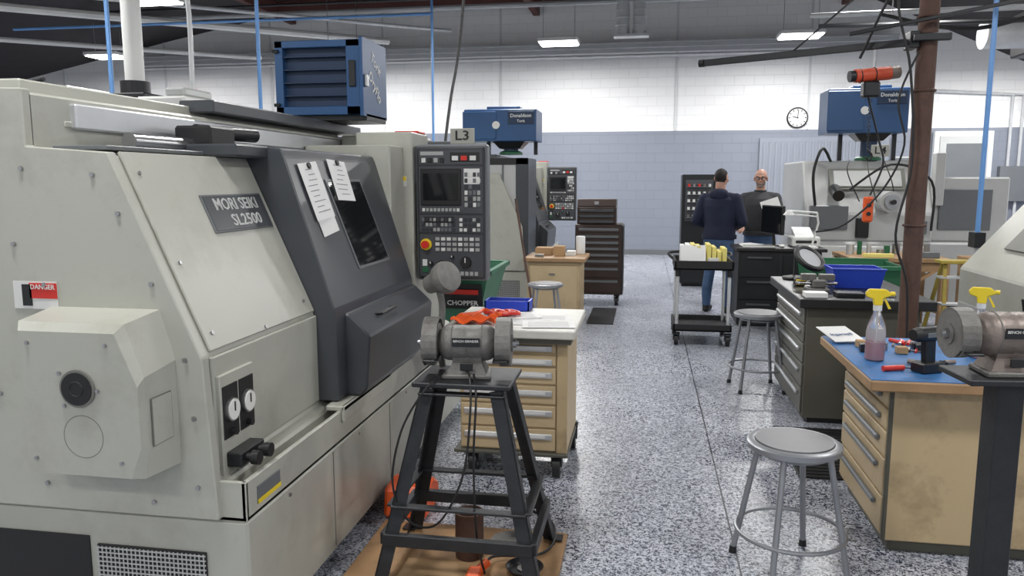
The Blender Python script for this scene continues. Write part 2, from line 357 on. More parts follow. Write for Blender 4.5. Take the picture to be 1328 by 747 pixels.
def cnc_lathe(T,second=False):
    b=B('cnc_lathe',T)
    m=m_lathe
    b.box(-3.1,2.2,.06,-1.25,5.2,.5,m,.008)
    b.box(-3.0,2.3,0,-1.32,5.1,.07,m_black,.002)
    for yy in (2.9,3.62,4.35): b.box(-1.2505,yy,.08,-1.2475,yy+.004,.49,m_lathe2,0)
    b.box(-2.25,2.194,.06,-1.83,2.203,.41,m_black,.001)
    b.box(-1.80,2.192,.12,-1.40,2.203,.385,m_black,.001)
    for k in range(26):
        b.beam((-1.795+k*.0155,2.19,.125),(-1.795+k*.0155,2.19,.38),.004,.003,m_lgrey,0)
    for k in range(16): b.box(-1.80,2.187,.13+k*.0162,-1.40,2.191,.134+k*.0162,m_lgrey,0)
    b.prism([(-3.1,.505),(-1.33,.505),(-1.335,.62),(-1.38,.64),(-1.38,1.04),(-1.66,1.68),(-1.93,1.70),(-1.93,1.88),(-3.1,1.92)],'y',2.2,5.2,m,.008)
    b.prism([(-3.1,.51),(-1.335,.51),(-1.365,1.045),(-1.645,1.69),(-1.93,1.71),(-1.93,1.89),(-3.1,1.93)],'y',2.175,2.215,m,.004)
    b.box(-2.4,2.165,1.3,-2.15,2.18,1.96,m,.004)
    for (bx,bz) in ((-1.40,.62),(-1.40,.85),(-1.42,1.04),(-1.52,1.28),(-1.62,1.5),(-1.70,1.62),(-1.95,1.64),(-2.0,1.4),(-1.9,1.27),(-1.56,.56),(-1.95,.60),(-2.1,.9)):
        b.cyl((bx,2.178,bz),(bx,2.166,bz),.0075,m_steel,seg=10)
    z0,z1=.70,1.2
    ring=lambda d,yy,zt:[(-1.88+d,yy,z0+d*.4),(-1.455-d*1.6,yy,z0+d*.4),(-1.455-d*.3,yy,z0+.08+d),(-1.455-d*.3,yy,zt-.16),(-1.50-d,yy,zt),(-1.88+d,yy,zt)]
    if not second:
        b.loft([ring(0,2.18,z1),ring(.012,2.02,z1-.02),ring(.03,1.995,z1-.045)],m,smooth=False)
        b.cyl((-1.66,1.999,.985),(-1.66,1.988,.985),.058,m_lathe2,seg=32);b.cyl((-1.66,1.99,.985),(-1.66,1.984,.985),.050,m_black,seg=32)
        b.ring((-1.66,1.985,.985),.022,.003,m_blackm,(0,1,0))
        b.ring((-1.655,1.996,.835),.066,.0018,m_lathe2,(0,1,0),seg=40,ts=5)
        for (bx,bz) in ((-1.82,1.12),(-1.56,1.12),(-1.82,.76),(-1.53,.76),(-1.595,.98),(-1.72,1.03),(-1.71,.93)): b.cyl((bx,2.0,bz),(bx,1.988,bz),.006,m_steel,seg=8)
        b.box(-1.4555,2.04,.80,-1.4525,2.14,.95,m_lathe2,0);b.box(-1.4545,2.043,.803,-1.4515,2.137,.947,m,0)
    b.plate((-1.935,2.174,1.235),X,Z,.16,.09,.003,m_white,0);b.plate((-1.905,2.171,1.25),X,Z,.10,.05,.002,m_red,0)
    b.plate((-1.965,2.171,1.235),X,Z,.035,.07,.002,m_black,0)
    b.text('DANGER',.022,(-1.905,2.168,1.262),X,Z,m_white,.0005)
    sl=Vector((-.28,0,.64)).normalized()
    def onslope(y,z): return Vector((-1.38-.4375*(z-1.04),y,z))
    b.plate(onslope(2.645,1.37),Y,sl,.80,.70,.012,m,.006)
    b.box(-1.382,2.24,.66,-1.367,3.05,1.035,m,.006)
    c=onslope(2.79,1.475)
    b.plate(c,Y,sl,.44,.15,.006,m_mid,.004,.012)
    b.plate(c,Y,sl,.425,.137,.003,m_dkgrey,.001,.017)
    n=Y.cross(sl)
    b.text('MORI SEIKI',.066,c+n*.02+sl*.032,Y,sl,m_lgrey,.001,.001,1.0)
    b.text('SL2500',.066,c+n*.02-sl*.034+Y*.03,Y,sl,m_lgrey,.001,.001,1.15)
    for (yy,zz) in ((2.29,1.62),(2.29,1.33),(2.29,1.1),(2.62,1.06),(2.98,1.10)): 
        q=onslope(yy,zz);b.cyl(q+n*.01,q+n*.018,.007,m_steel,seg=8)
    b.box(-1.375,2.25,.62,-1.352,2.47,.97,m,.003);b.box(-1.353,2.26,.75,-1.349,2.355,.93,m_black,.001);b.box(-1.353,2.365,.75,-1.349,2.46,.93,m_black,.001)
    for yy in (2.307,2.412):
        b.cyl((-1.352,yy,.845),(-1.338,yy,.845),.040,m_steel,seg=28);b.cyl((-1.34,yy,.845),(-1.335,yy,.845),.035,m_gauge,seg=28)
        b.box(-1.336,yy-.002,.84,-1.332,yy+.002,.872,m_black,0);b.cyl((-1.37,yy,.77),(-1.33,yy,.77),.013,m_black,seg=12)
    for yy in (2.31,2.39):
        b.cyl((-1.36,yy,.68),(-1.27,yy,.68),.014,m_black);b.cyl((-1.28,yy,.68),(-1.255,yy,.68),.024,m_black)
    b.box(-1.36,2.27,.655,-1.30,2.43,.705,m_blackm)
    b.box(-1.268,2.2,.5,-1.25,5.2,.635,m,.004);b.box(-1.40,2.2,.5,-1.25,2.215,.635,m,.003)
    b.box(-1.36,2.2,.50,-1.25,5.2,.515,m,.002)
    b.box(-1.2505,2.27,.535,-1.246,2.43,.595,m_mid,.001);b.box(-1.248,2.27,.535,-1.244,2.43,.55,m_yel,0)
    b.box(-1.32,3.0,.63,-1.235,3.62,.655,m,.006);b.box(-1.25,3.0,.585,-1.235,3.62,.655,m,.004)
    for yy in (2.5,3.2,3.9,4.6): b.cyl((-1.252,yy,.47),(-1.244,yy,.47),.007,m_steel,seg=8)
    d=m_dkgrey
    prof=[(-1.75,1.66),(-1.56,1.745),(-1.50,1.735),(-1.485,1.70),(-1.285,1.06),(-1.28,.66),(-1.40,.66),(-1.40,1.04),(-1.68,1.64)]
    b.prism(prof,'y',3.05,4.16,d,.006)
    b.prism([(-1.30,1.03),(-1.265,1.02),(-1.17,.93),(-1.19,.69),(-1.22,.655),(-1.30,.655)],'y',3.16,4.16,d,.008)
    b.box(-1.95,2.8,1.695,-1.56,4.3,1.745,d,.008)
    b.box(-1.86,2.86,1.74,-1.70,3.05,1.82,m_black,.01);b.cyl((-1.80,2.92,1.80),(-1.72,3.25,1.80),.03,m_blackm)
    ds=Vector((-.2,0,.64)).normalized();dn=Y.cross(ds)
    def ond(y,z): return Vector((-1.285-.3125*(z-1.06),y,z))
    Mw=basis(ond(3.62,1.37),Y,ds)
    def shear(poly,th,off,m_):
        tb=bmesh.new();v0=[tb.verts.new((p[0],p[1],off)) for p in poly];v1=[tb.verts.new((p[0],p[1],off+th)) for p in poly]
        tb.faces.new(v0[::-1]);tb.faces.new(v1)
        for i in range(len(poly)): tb.faces.new((v0[i],v0[(i+1)%len(poly)],v1[(i+1)%len(poly)],v1[i]))
        b.add(tb,m_,Mw)
    shear([(-.24,.25),(-.17,-.19),(.27,-.19),(.20,.25)],.004,.001,m_mid);shear([(-.225,.237),(-.158,-.177),(.255,-.177),(.188,.237)],.003,.003,m_screen)
    if not second:
        for k,(yy,zz,ww,hh,tilt) in enumerate(((3.24,1.555,.20,.26,.08),(3.56,1.60,.21,.20,-.05))):
            ex=(Y+ds*tilt).normalized();ey=(ds-Y*tilt).normalized();c=ond(yy,zz)
            b.plate(c,ex,ey,ww,hh,.0015,m_paper,0,.009)
            for j in range(9 if k==0 else 7): b.plate(c+ey*(hh*.38-j*.024)+ex*random.uniform(-.02,.02),ex,ey,ww*random.uniform(.3,.7),.003,.0005,m_ink,0,.0106)
            b.cyl(c+ey*(hh*.44)+dn*.01,c+ey*(hh*.44)+dn*.02,.014,m_black)
        b.plate(ond(3.25,1.47),(0,1,.12),ds,.17,.22,.0012,m_paper,0,.006)
    b.tube([(-1.235,3.4,.985),(-1.2,3.4,.99),(-1.2,3.6,.99),(-1.235,3.6,.985)],.008,m_black,smooth=False)
    b.box(-2.02,2.35,1.78,-1.925,5.0,1.80,m,.003);b.box(-1.94,2.38,1.775,-1.905,4.7,1.86,m_alu,.006)
    b.box(-2.6,2.25,1.88,-2.0,4.9,1.93,m,.006)
    b.box(-1.9,2.25,1.70,-1.70,2.9,1.715,m_mid,.003)
    b.box(-2.05,3.2,1.90,-1.88,5.0,1.955,m_dkgrey,.006)
    b.cyl((-1.80,2.5,1.74),(-1.80,2.86,1.74),.03,m_steel)
    b.box(-1.69,4.4,.64,-1.345,4.74,1.885,m,.008)
    b.box(-1.9,4.16,.64,-1.40,4.41,1.80,m,.006)
    b.box(-1.9,4.7,.5,-1.45,5.2,1.885,m,.008)
    b.plate((-1.44,4.398,1.60),X,Z,.12,.06,.003,m_white,0);b.plate((-1.44,4.395,1.615),X,Z,.115,.025,.003,m_yel,0)
    for zz in (1.0,1.4,1.8): b.cyl((-1.66,4.4,zz),(-1.66,4.39,zz),.007,m_steel,seg=8)
    b.box(-1.37,4.53,1.2,-1.15,4.66,1.6,m_mid,.01)
    pendant(b,-1.322,4.41,1.025,.405,.775)
    b.box(-1.5,4.55,1.885,-1.35,4.7,1.90,m_red,.005)
    if second:
        b.box(-1.90,2.23,.5,-1.30,2.9,1.86,m_lgrey,.006)
        b.box(-1.90,2.215,1.80,-1.30,2.24,1.88,m_black,.003);b.box(-1.45,2.215,.5,-1.30,2.24,1.88,m_dkgrey,.003);b.box(-1.305,2.22,.5,-1.295,2.9,1.88,m_dkgrey,.003)
        b.box(-1.62,2.205,.6,-1.60,2.235,1.8,m_mid,.002)
    b.done()
cnc_lathe(Matrix.Identity(4))
cnc_lathe(Matrix.Translation((-.10,7.1,0)),True)
# ------------------------------------------------------------------ mist collectors
b=B('mist_collector')
x0,x1,y0,y1,z0,z1=-2.19,-1.655,4.42,4.82,1.99,2.42
b.box(x0-.02,y0+.03,1.957,x1+.02,y1-.02,2.0,m_blackm,.004)
b.box(x0,y0+.05,z0,x1,y1,z1,m_blue,.006)
for (a,c_,e,g) in ((x0,z0,x0+.05,z1),(x1-.09,z0,x1,z1),(x0,z0,x1,z0+.05),(x0,z1-.04,x1,z1)): b.box(a,y0,c_,e,y0+.055,g,m_blue,.003)
b.box(x0+.05,y0+.044,z0+.05,x1-.09,y0+.052,z1-.04,m_bluedk,0)
for k in range(4): b.box(x0+.05,y0+.01,z0+.11+k*.075,x1-.09,y0+.05,z0+.118+k*.075,m_bluedk,.001)
b.box(x1-.002,y0-.02,z0-.01,x1+.02,y1+.0,z1+.012,m_blue,.003)
b.text('Torit',.085,(x1+.021,4.62,2.30),(0,.9,-.5),(0,.5,.9),m_white);b.text('DryFlo',.085,(x1+.021,4.60,2.16),(0,.8,-.6),(0,.6,.8),m_white)
b.box(x1-.07,y0-.012,2.15,x1-.03,y0,2.3,m_blackm);b.box(x1+.02,y0+.0,2.15,x1+.04,y0+.03,2.22,m_steel)
for zz in (2.05,2.36): b.cyl((x0-.005,y0-.01,zz),(x0+.03,y0-.01,zz),.01,m_blackm)
b.done()
def collector(x0,y0,z0,wx,wy,h,zb):
    b=B('mist_collector');x1=x0+wx;y1=y0+wy
    b.box(x0,y0,z0,x1,y1,z0+h,m_blue,.01);b.box(x0-.015,y0-.02,z0+.03,x0+wx*.45,y0+.002,z0+h-.03,m_blue,.01)
    b.box(x1-.38,y0-.015,z0+h-.2,x1-.03,y0+.002,z0+h-.03,m_bluedk,.003)
    b.text('Donaldson',.065,(x1-.205,y0-.016,z0+h-.09),X,Z,m_white);b.text('Torit',.05,(x1-.205,y0-.016,z0+h-.16),X,Z,m_white)
    b.cyl((x0+.45*wx,y0-.002,z0+h*.5),(x0+.45*wx,y0-.03,z0+h*.5),.05,m_white)
    b.box(x0+.3,y0+.06,z0+h,x0+.75,y1-.06,z0+h+.04,m_blue,.006)
    cx=(x0+x1)/2+.1;cy=(y0+y1)/2
    def rg(a,c_,z): return [(cx-a,cy-c_,z),(cx+a,cy-c_,z),(cx+a,cy+c_,z),(cx-a,cy+c_,z)]
    b.loft([rg(.22,wy*.3,z0),rg(.14,.12,z0-.09)],m_blackm,smooth=False)
    b.cyl((cx,cy,z0-.085),(cx,cy,zb+.02),.10,m_bluedk);b.lathe([(.16,0),(.16,.03),(.12,.05)],m_green,TR(cx,cy,zb))
    for sx in (-1,1):
        b.beam((cx+sx*.33,cy+.1,z0),(cx+sx*.33,cy+.1,zb),.05,.05,m_blackm)
    b.done()
collector(-2.42,10.3,2.13,.98,.6,.42,1.96)
collector(2.25,10.45,2.20,.95,.55,.55,1.865)
# ------------------------------------------------------------------ left background machining centre
b=B('machining_center')
b.box(-6.5,6.2,0,-3.95,8.6,2.15,m_lgrey,.02);b.box(-6.2,6.15,.8,-4.4,6.21,1.9,m_dkgrey,.01)
b.box(-5.9,6.4,2.15,-5.3,7.4,2.42,m_lgrey,.02);b.box(-4.45,6.3,2.15,-3.98,7.0,2.34,m_white,.02);b.box(-4.2,6.35,2.34,-4.0,6.8,2.42,m_lgrey,.02)
b.box(-4.93,6.5,2.15,-4.50,6.9,2.40,m_blackm,.01);b.cyl((-4.72,6.7,2.35),(-4.72,6.7,2.52),.13,m_blackm);b.cyl((-4.72,6.7,2.45),(-4.72,6.7,5.4),.085,m_white)
b.tube([(-4.08,6.6,2.4),(-4.08,6.6,3.2),(-4.2,6.6,3.45),(-4.6,6.6,3.62),(-6.0,6.6,3.6)],.022,m_galv)
b.tube([(-6.48,6.3,2.1),(-6.3,6.3,2.5),(-5.9,6.3,2.42),(-5.3,6.25,2.5)],.02,m_black)
b.done()
b=B('electrical_cabinet');b.box(-9.5,8.5,0,-6.9,10.5,2.75,m_lgrey,.02);b.box(-9.3,8.46,.3,-8.25,8.51,2.5,m_white,.01);b.box(-8.15,8.46,.3,-7.1,8.51,2.5,m_white,.01);b.box(-7.3,8.42,1.3,-7.25,8.47,1.5,m_steel);b.done()
b=B('fire_extinguisher_sign');b.box(-10.75,17.05,3.35,-10.5,17.19,3.75,m_red,.01);b.text('FIRE',.1,(-10.62,17.045,3.55),X,Z,m_white);b.done()
b=B('air_line_piping')
b.tube([(-3.86,7.45,5.4),(-3.86,7.45,1.9)],.020,m_bluelt,smooth=False)
b.tube([(-3.26,11.8,5.4),(-3.26,11.8,1.7)],.02,m_bluelt,smooth=False)
b.tube([(-3.26,11.8,4.12),(-10.5,11.8,4.12)],.022,m_bluelt,smooth=False)
b.tube([(-5.67,7.65,5.3),(-5.67,7.65,2.16)],.024,m_bluelt,smooth=False)
b.tube([(-5.67,7.65,4.0),(-3.86,7.45,4.0)],.018,m_bluelt,smooth=False)
b.done()
b=B('air_drop_pipe');b.tube([(3.25,8.3,5.1),(3.25,8.3,1.0)],.025,m_bluelt,smooth=False);b.box(3.2,8.22,.95,3.3,8.38,1.1,m_blackm);b.cyl((3.25,8.3,.0),(3.25,8.3,.95),.02,m_galv);b.done()
b=B('hanging_power_cable');b.tube([(-1.42,6.35,5.4),(-1.40,6.35,4.2),(-1.46,6.3,3.2),(-1.50,6.2,2.6),(-1.52,6.0,2.2),(-1.50,5.7,1.7),(-1.46,5.5,1.0),(-1.46,5.45,.02)],.012,m_black);b.done()
b=B('lathe_bay_sign');b.box(-1.26,4.97,1.84,-1.10,4.98,1.94,m_lathe,.002);b.text('L3',.085,(-1.18,4.968,1.892),X,Z,m_black,xs=1.2);b.beam((-1.46,5.0,1.85),(-1.1,5.0,1.85),.02,.02,m_mid);b.done()
# ------------------------------------------------------------------ drawer cabinets
def drawers(b,o,ex,w,zs,body,handle,label=None,style='strip'):
    o=Vector(o);ex=Vector(ex);n=ex.cross(Z)
    for a,c_ in zip(zs,zs[1:]):
        h=c_-a;ctr=o+ex*(w/2)+Z*((a+c_)/2)
        b.plate(ctr,ex,Z,w-.012,h-.012,.012,body,.003)
        if style=='strip':
            b.plate(o+ex*(w/2)+Z*(c_-.045),ex,Z,w-.05,.032,.014,handle,.003,.010)
            if label: b.plate(o+ex*(w/2)+Z*(c_-.042),ex,Z,w-.12,.016,.002,label,0,.024)
        else:
            b.plate(o+ex*(w/2)+Z*(c_-.05),ex,Z,w-.16,.025,.022,handle,.006,.010)
def caster(b,x,y,r=.06,m=m_black):
    b.cyl((x-.02,y,r),(x+.02,y,r),r,m);b.cyl((x-.022,y,r),(x+.022,y,r),r*.45,m_steel);b.box(x-.03,y-.03,r,x-.022,y+.03,r*2+.02,m_blackm,0);b.box(x+.022,y-.03,r,x+.03,y+.03,r*2+.02,m_blackm,0);b.box(x-.035,y-.04,r*2+.01,x+.035,y+.04,r*2+.02,m_blackm,.002)
b=B('rolling_drawer_cabinet')
b.box(-.97,3.99,.14,-.385,4.56,.77,m_cream2,.005);b.box(-1.05,3.90,.785,-.34,4.62,.83,m_top,.006);b.box(-1.03,3.92,.755,-.36,4.6,.789,m_olive,.003)
drawers(b,(-.97,3.99,0),X,.53,[.15,.28,.41,.52,.62,.69,.765],m_cream2,m_alu,m_white)
b.box(-.44,3.975,.14,-.383,3.995,.77,m_cream,.003)
b.box(-1.0,3.95,.13,-.375,4.58,.15,m_olive)
for x_,y_ in ((-.9,4.02),(-.44,4.02),(-.9,4.5),(-.40,4.5)): caster(b,x_,y_,.065)
b.done()
b=B('blue_parts_box')
b.box(-.93,4.45,.832,-.66,4.60,.840,m_bluetray,.002)
for q in ((-.93,4.45,-.66,4.46),(-.93,4.59,-.66,4.60),(-.93,4.45,-.92,4.60),(-.67,4.45,-.66,4.60)): b.box(q[0],q[1],.832,q[2],q[3],.895,m_bluetray,.001)
b.box(-.90,4.47,.84,-.70,4.58,.875,m_tan,.004);b.done()
b=B('drawing_sheets')
for k,(px,py,a) in enumerate(((-.54,4.28,.1),(-.60,4.14,-.08),(-.50,4.08,.15),(-.72,4.30,.4))):
    ex=Vector((math.cos(a),math.sin(a),0));ey=Vector((-math.sin(a),math.cos(a),0));c=Vector((px,py,.8305+k*.0018))
    b.plate(c,ex,ey,.28,.21,.0012,m_paper,0)
    for j in range(7): b.plate(c+ey*(-.08+j*.024)+Z*.0013,ex,ey,.22,.003,.0003,m_ink,0)
b.done()
b=B('coiled_air_hose')
b.tube([(-.84+.065*math.cos(a*.9)+.004*a,4.28+.05*math.sin(a*.9),.852+.004*(a%3)) for a in range(26)],.010,m_red,6,3)
b.tube([(-1.0,4.20,.85),(-.93,4.22,.856),(-.9,4.32,.86),(-.8,4.22,.856),(-.76,4.34,.85)],.012,m_orange,8);b.done()
b=B('orange_shop_rag')
tb=bmesh.new();N_=14
g=[[tb.verts.new((-1.02+.24*i/N_,3.98+.17*j/N_,.853+.012*math.sin(i*1.1+j*.5)+.010*math.sin(j*1.3-i*.4)+.006*random.random())) for j in range(N_+1)] for i in range(N_+1)]
for i in range(N_):
    for j in range(N_): tb.faces.new((g[i][j],g[i+1][j],g[i+1][j+1],g[i][j+1]))
b.add(tb,m_orange,None,True);b.done()
b=B('workbench_cabinet')
b.box(1.05,3.38,.06,1.95,4.14,.745,m_cream,.006);b.box(1.08,3.42,0,1.92,4.1,.07,m_olive,.003)
b.box(.93,3.28,.745,2.05,4.22,.79,m_wood,.006);b.box(.935,3.29,.789,2.04,4.21,.794,m_mat,.001)
drawers(b,(1.05,4.12,0),-Y,.72,[.08,.25,.42,.54,.64,.735],m_cream,m_mid,style='bar')
b.box(1.04,3.38,.06,1.06,3.40,.745,m_olive)
b.done()
b=B('tool_cabinet')
b.box(1.06,5.22,.04,1.75,6.3,.79,m_olive,.006);b.box(1.0,5.14,.79,1.82,6.36,.85,m_blackm,.005);b.box(1.1,5.26,0,1.7,6.25,.05,m_black)
drawers(b,(1.06,6.28,0),-Y,1.04,[.06,.24,.40,.54,.66,.775],m_olive2,m_alu,style='bar')
b.done()
b=B('floor_mat');b.box(.86,4.22,0,1.9,5.1,.014,m_black,.004)
for k in range(17): b.box(.88,4.25+k*.05,.012,1.88,4.27+k*.05,.018,m_blackm,0)
b.done()
b=B('floor_mat');b.box(-.62,8.6,0,-.32,9.7,.014,m_black,.004);b.done()
b=B('wood_top_cabinet')
b.box(-1.30,8.60,.04,-.70,9.22,.70,m_cream,.006);b.box(-1.34,8.55,.70,-.64,9.26,.745,m_wood,.006);b.box(-1.27,8.63,0,-.74,9.17,.05,m_blackm)
b.box(-1.27,8.59,.08,-.73,8.605,.66,m_cream2,.003);b.box(-1.05,8.58,.55,-.98,8.595,.57,m_steel)
b.done()
b=B('cardboard_box')
b.box(-1.25,8.9,.746,-1.05,9.1,.83,m_tan,.003);b.box(-1.02,8.8,.746,-.9,8.95,.86,m_tan,.003);b.box(-.88,8.85,.746,-.78,9.0,.80,m_white,.003);b.box(-1.22,8.65,.746,-1.12,8.74,.775,m_steel,.003);b.done()
b=B('shop_towel_roll')
b.lathe([(.05,0),(.055,.01),(.055,.2),(.05,.21),(.02,.21)],m_paper,TR(-.74,9.13,.746));b.done()
b=B('tool_chest')
b.box(-.88,9.97,.14,-.28,10.5,1.05,m_chest,.008)
drawers(b,(-.86,9.97,0),X,.56,[.16,.36,.52,.62,.70,.78,.86,.94,1.03],m_chest,m_mid,style='strip')
b.box(-.26,9.98,.14,-.28,10.48,1.03,m_black,.002)
for x_,y_ in ((-.82,10.02),(-.34,10.02),(-.82,10.44),(-.34,10.44)): caster(b,x_,y_,.055)
b.box(-.86,10.0,1.05,-.36,10.4,1.28,m_chest,.008);b.prism([(10.0,1.28),(10.4,1.28),(10.38,1.37),(10.06,1.37)],'x',-.86,-.36,m_chest,.006)
drawers(b,(-.85,10.0,0),X,.48,[1.06,1.13,1.20,1.27],m_chest,m_panel2,style='strip');b.box(-.64,9.97,1.30,-.58,10.0,1.34,m_steel)
b.done()
b=B('chip_hopper',TR(-.22,-.1,0))
def rg(x0,y0,x1,y1,z): return [(x0,y0,z),(x1,y0,z),(x1,y1,z),(x0,y1,z)]
b.loft([rg(-1.45,6.2,-1.15,6.7,.25),rg(-1.62,6.0,-.98,6.85,.88),rg(-1.59,6.03,-1.01,6.82,.88),rg(-1.42,6.22,-1.18,6.68,.28)],m_greenlt,smooth=False)
b.box(-1.64,5.98,.86,-.96,6.02,.90,m_greenlt);b.box(-1.64,6.83,.86,-.96,6.87,.90,m_greenlt);b.box(-1.0,5.98,.86,-.96,6.87,.90,m_greenlt)
b.box(-1.5,6.1,.14,-1.1,6.8,.25,m_green);
for x_,y_ in ((-1.45,6.15),(-1.15,6.15),(-1.45,6.75),(-1.15,6.75)): caster(b,x_,y_,.055)
b.plate((-1.20,6.03,.70),X,(0,-.3,1),.34,.22,.004,m_black,0,.02);b.text('CHOPPER',.058,(-1.19,6.0,.64),X,(0,-.3,1),m_white);b.plate((-1.2,6.02,.74),X,(0,-.3,1),.28,.04,.004,m_red,0,.03)
b.done()
b=B('push_broom');b.tube([(-1.16,8.25,.07),(-1.45,8.7,1.40)],.013,m_rust,smooth=False);b.box(-1.29,8.2,.05,-1.03,8.28,.10,m_wood)
for k in range(12): b.box(-1.285+k*.021,8.21,0,-1.27+k*.021,8.27,.05,m_black,0)
b.done()
# ------------------------------------------------------------------ stools
def stool(x,y,h,rz=0,r=.185):
    b=B('shop_stool',TR(x,y,0,rz))
    b.lathe([(r-.02,h-.035),(r,h-.03),(r+.002,h-.008),(r-.01,h),(r-.03,h-.002)],m_stool,seg=40)
    b.lathe([(r-.028,h-.004),(r-.032,h+.004),(.01,h+.005)],m_seat,seg=40)
    for k in range(4):
        a=pi/4+k*pi/2;c_,s_=math.cos(a),math.sin(a)
        b.cyl((c_*(r-.045),s_*(r-.045),h-.03),(c_*(r+.05),s_*(r+.05),.012),.0125,m_stool,seg=14)
        b.cyl((c_*(r+.05),s_*(r+.05),0),(c_*(r+.048),s_*(r+.048),.03),.017,m_black,.0145)
    t=.30;rr=(r+.05)*(1-t)+(r-.045)*t
    b.ring((0,0,h*t),rr+.010,.009,m_stool,seg=48);b.ring((0,0,h-.05),r-.05,.007,m_stool,seg=32)
    b.done()
stool(.625,3.19,.55,.35);stool(.885,6.09,.60,.15);stool(-1.0,7.9,.55,.3)
stool(3.55,7.4,.76,.1);stool(3.05,7.1,.66,.4)
# ------------------------------------------------------------------ bench grinder + stand
b=B('plywood_board');b.box(-1.17,2.5,0,-.31,3.30,.022,m_ply,.003);b.box(-.95,2.45,.021,-.6,2.95,.027,m_tan,.001);b.done()
b=B('grinder_stand')
zt=.82;cx,cy=-.69,2.98
b.box(cx-.195,cy-.15,zt-.02,cx+.195,cy+.15,zt,m_stand,.004)
top={};bot={}
for sx in (-1,1):
    for sy in (-1,1):
        p0=Vector((cx+sx*.165,cy+sy*.125,zt-.02));p1=Vector((cx+sx*.335,cy+sy*.25,.03));top[sx,sy]=p0;bot[sx,sy]=p1
        q=(p1-p0).normalized();a=(Vector((-sx,0,0))-q*Vector((-sx,0,0)).dot(q)).normalized();c_=(Vector((0,-sy,0))-q*Vector((0,-sy,0)).dot(q)-a*Vector((0,-sy,0)).dot(a)).normalized()
        for (u,v) in ((a,c_),(c_,a)):
            b.loft([[P,P+u*.055,P+u*.055+v*.006,P+v*.006] for P in (p0,p1)],m_stand,smooth=False)
        b.box(p1.x-.03,p1.y-.03,.0275,p1.x+.03,p1.y+.03,.034,m_stand,.001)
def at(sx,sy,z):
    p0,p1=top[sx,sy],bot[sx,sy];t=(p0.z-z)/(p0.z-p1.z);return p0.lerp(p1,t)
for e in (((-1,-1),(1,-1)),((-1,1),(1,1)),((-1,-1),(-1,1)),((1,-1),(1,1))): b.beam(at(*e[0],.33),at(*e[1],.33),.04,.012,m_stand)
for e in (((-1,-1),(1,-1)),((-1,-1),(-1,1)),((1,-1),(1,1)),((-1,1),(1,1))): b.beam(at(*e[0],.20),at(*e[1],.20),.03,.05,m_stand)
for e in (((-1,-1),(1,-1)),((-1,1),(1,1))): b.beam(at(*e[0],.775),at(*e[1],.775),.05,.008,m_stand)
b.done()
def grinder(name,T,mb,wr=.098,L=.145,body=.072):
    b=B(name,T)
    b.prism([(-.10,-.075),(.10,-.075),(.085,.075),(-.085,.075)],'z',0.0005,.018,m_grind,.004)
    b.loft([rg(-.08,-.06,.08,.06,.015),rg(-.06,-.045,.06,.045,.06),rg(-.055,-.05,.055,.05,.10)],mb,smooth=False)
    M=basis((0,0,.135),(0,1,0),(0,0,1))
    b.lathe([(.03,-L+.02),(.05,-.115),(body-.006,-.095),(body,-.08),(body,-.01),(body-.003,0),(body,.01),(body,.08),(body-.006,.095),(.05,.115),(.03,L-.02)],mb,M,32)
    for k in (-2,2): b.ring((k*.03,0,.135),body+.0005,.0025,m_grind,(1,0,0),seg=32,ts=5)
    b.cyl((-L-.06,0,.135),(L+.06,0,.135),.008,m_steel)
    for sx in (-1,1):
        b.cyl((sx*(L-.014),0,.135),(sx*(L+.018),0,.135),wr*.96,m_lathe2,seg=36)
        pts=[]
        for k in range(19):
            a=-.75+k*(pi*1.4)/18
            pts.append((math.cos(a),math.sin(a)))
        for side in (L-.028,L+.026):
            b.cyl((sx*side,0,.135),(sx*(side+.004),0,.135),wr*(.97 if side>L else .8),m_grind,seg=32)
        tb=bmesh.new();R=[]
        for c_,s_ in pts:
            R.append([tb.verts.new((sx*(L-.03),c_*wr*1.05,.135+s_*wr*1.05)),tb.verts.new((sx*(L+.03),c_*wr*1.05,.135+s_*wr*1.05)),tb.verts.new((sx*(L+.03),c_*wr*.99,.135+s_*wr*.99)),tb.verts.new((sx*(L-.03),c_*wr*.99,.135+s_*wr*.99))])
        for a_,c2 in zip(R,R[1:]):
            for k in range(4): tb.faces.new((a_[k],a_[(k+1)%4],c2[(k+1)%4],c2[k]))
        tb.faces.new(R[0]);tb.faces.new(R[-1][::-1])
        b.add(tb,m_grind)
        b.cyl((sx*(L+.03),0,.135),(sx*(L+.05),0,.135),.018,m_steel,seg=6);b.cyl((sx*(L+.03),0,.135),(sx*(L+.036),0,.135),.035,m_grind)
        b.box(sx*(L+.02),-wr*1.3,.08,sx*(L-.03),-wr*.9,.088,m_blackm,.002);b.beam((sx*(L-.03),-.03,.09),(sx*(L-.03),-wr*1.2,.08),.015,.006,m_blackm)
    b.plate((0,-body-.001,.15),X,Z,.11,.035,.003,m_blackm,0);b.text('BENCH GRINDER',.013,(0,-body-.004,.155),X,Z,m_white,.0003)
    b.plate((0,-.062,.05),X,Z,.05,.03,.008,m_black,.002)
    return b
b=grinder('bench_grinder',TR(cx,cy,zt,.10),m_grind);
b.tube([(0,-.06,.03),(.02,-.12,0.02),(0.03,-.19,-.1),(.0,-.2,-.35),(-.1,-.19,-.55),(-.22,-.16,-.56),(-.28,-.18,-.4),(-.24,-.19,-.18),(-.15,-.18,-.02),(-.1,-.1,.02)],.0045,m_black)
b.tube([(0.03,-.07,.02),(.05,-.17,-.05),(.04,-.18,-.3),(.05,-.18,-.6),(.08,-.16,-.77)],.0045,m_black)
b.tube([(-.12,.09,.01),(-.13,.10,.12),(-.12,.10,.26),(-.13,.09,.33)],.014,m_grind)
M=TR(-.13,.08,.375)@Matrix.Rotation(1.1,4,'Y')@Matrix.Rotation(.6,4,'X')
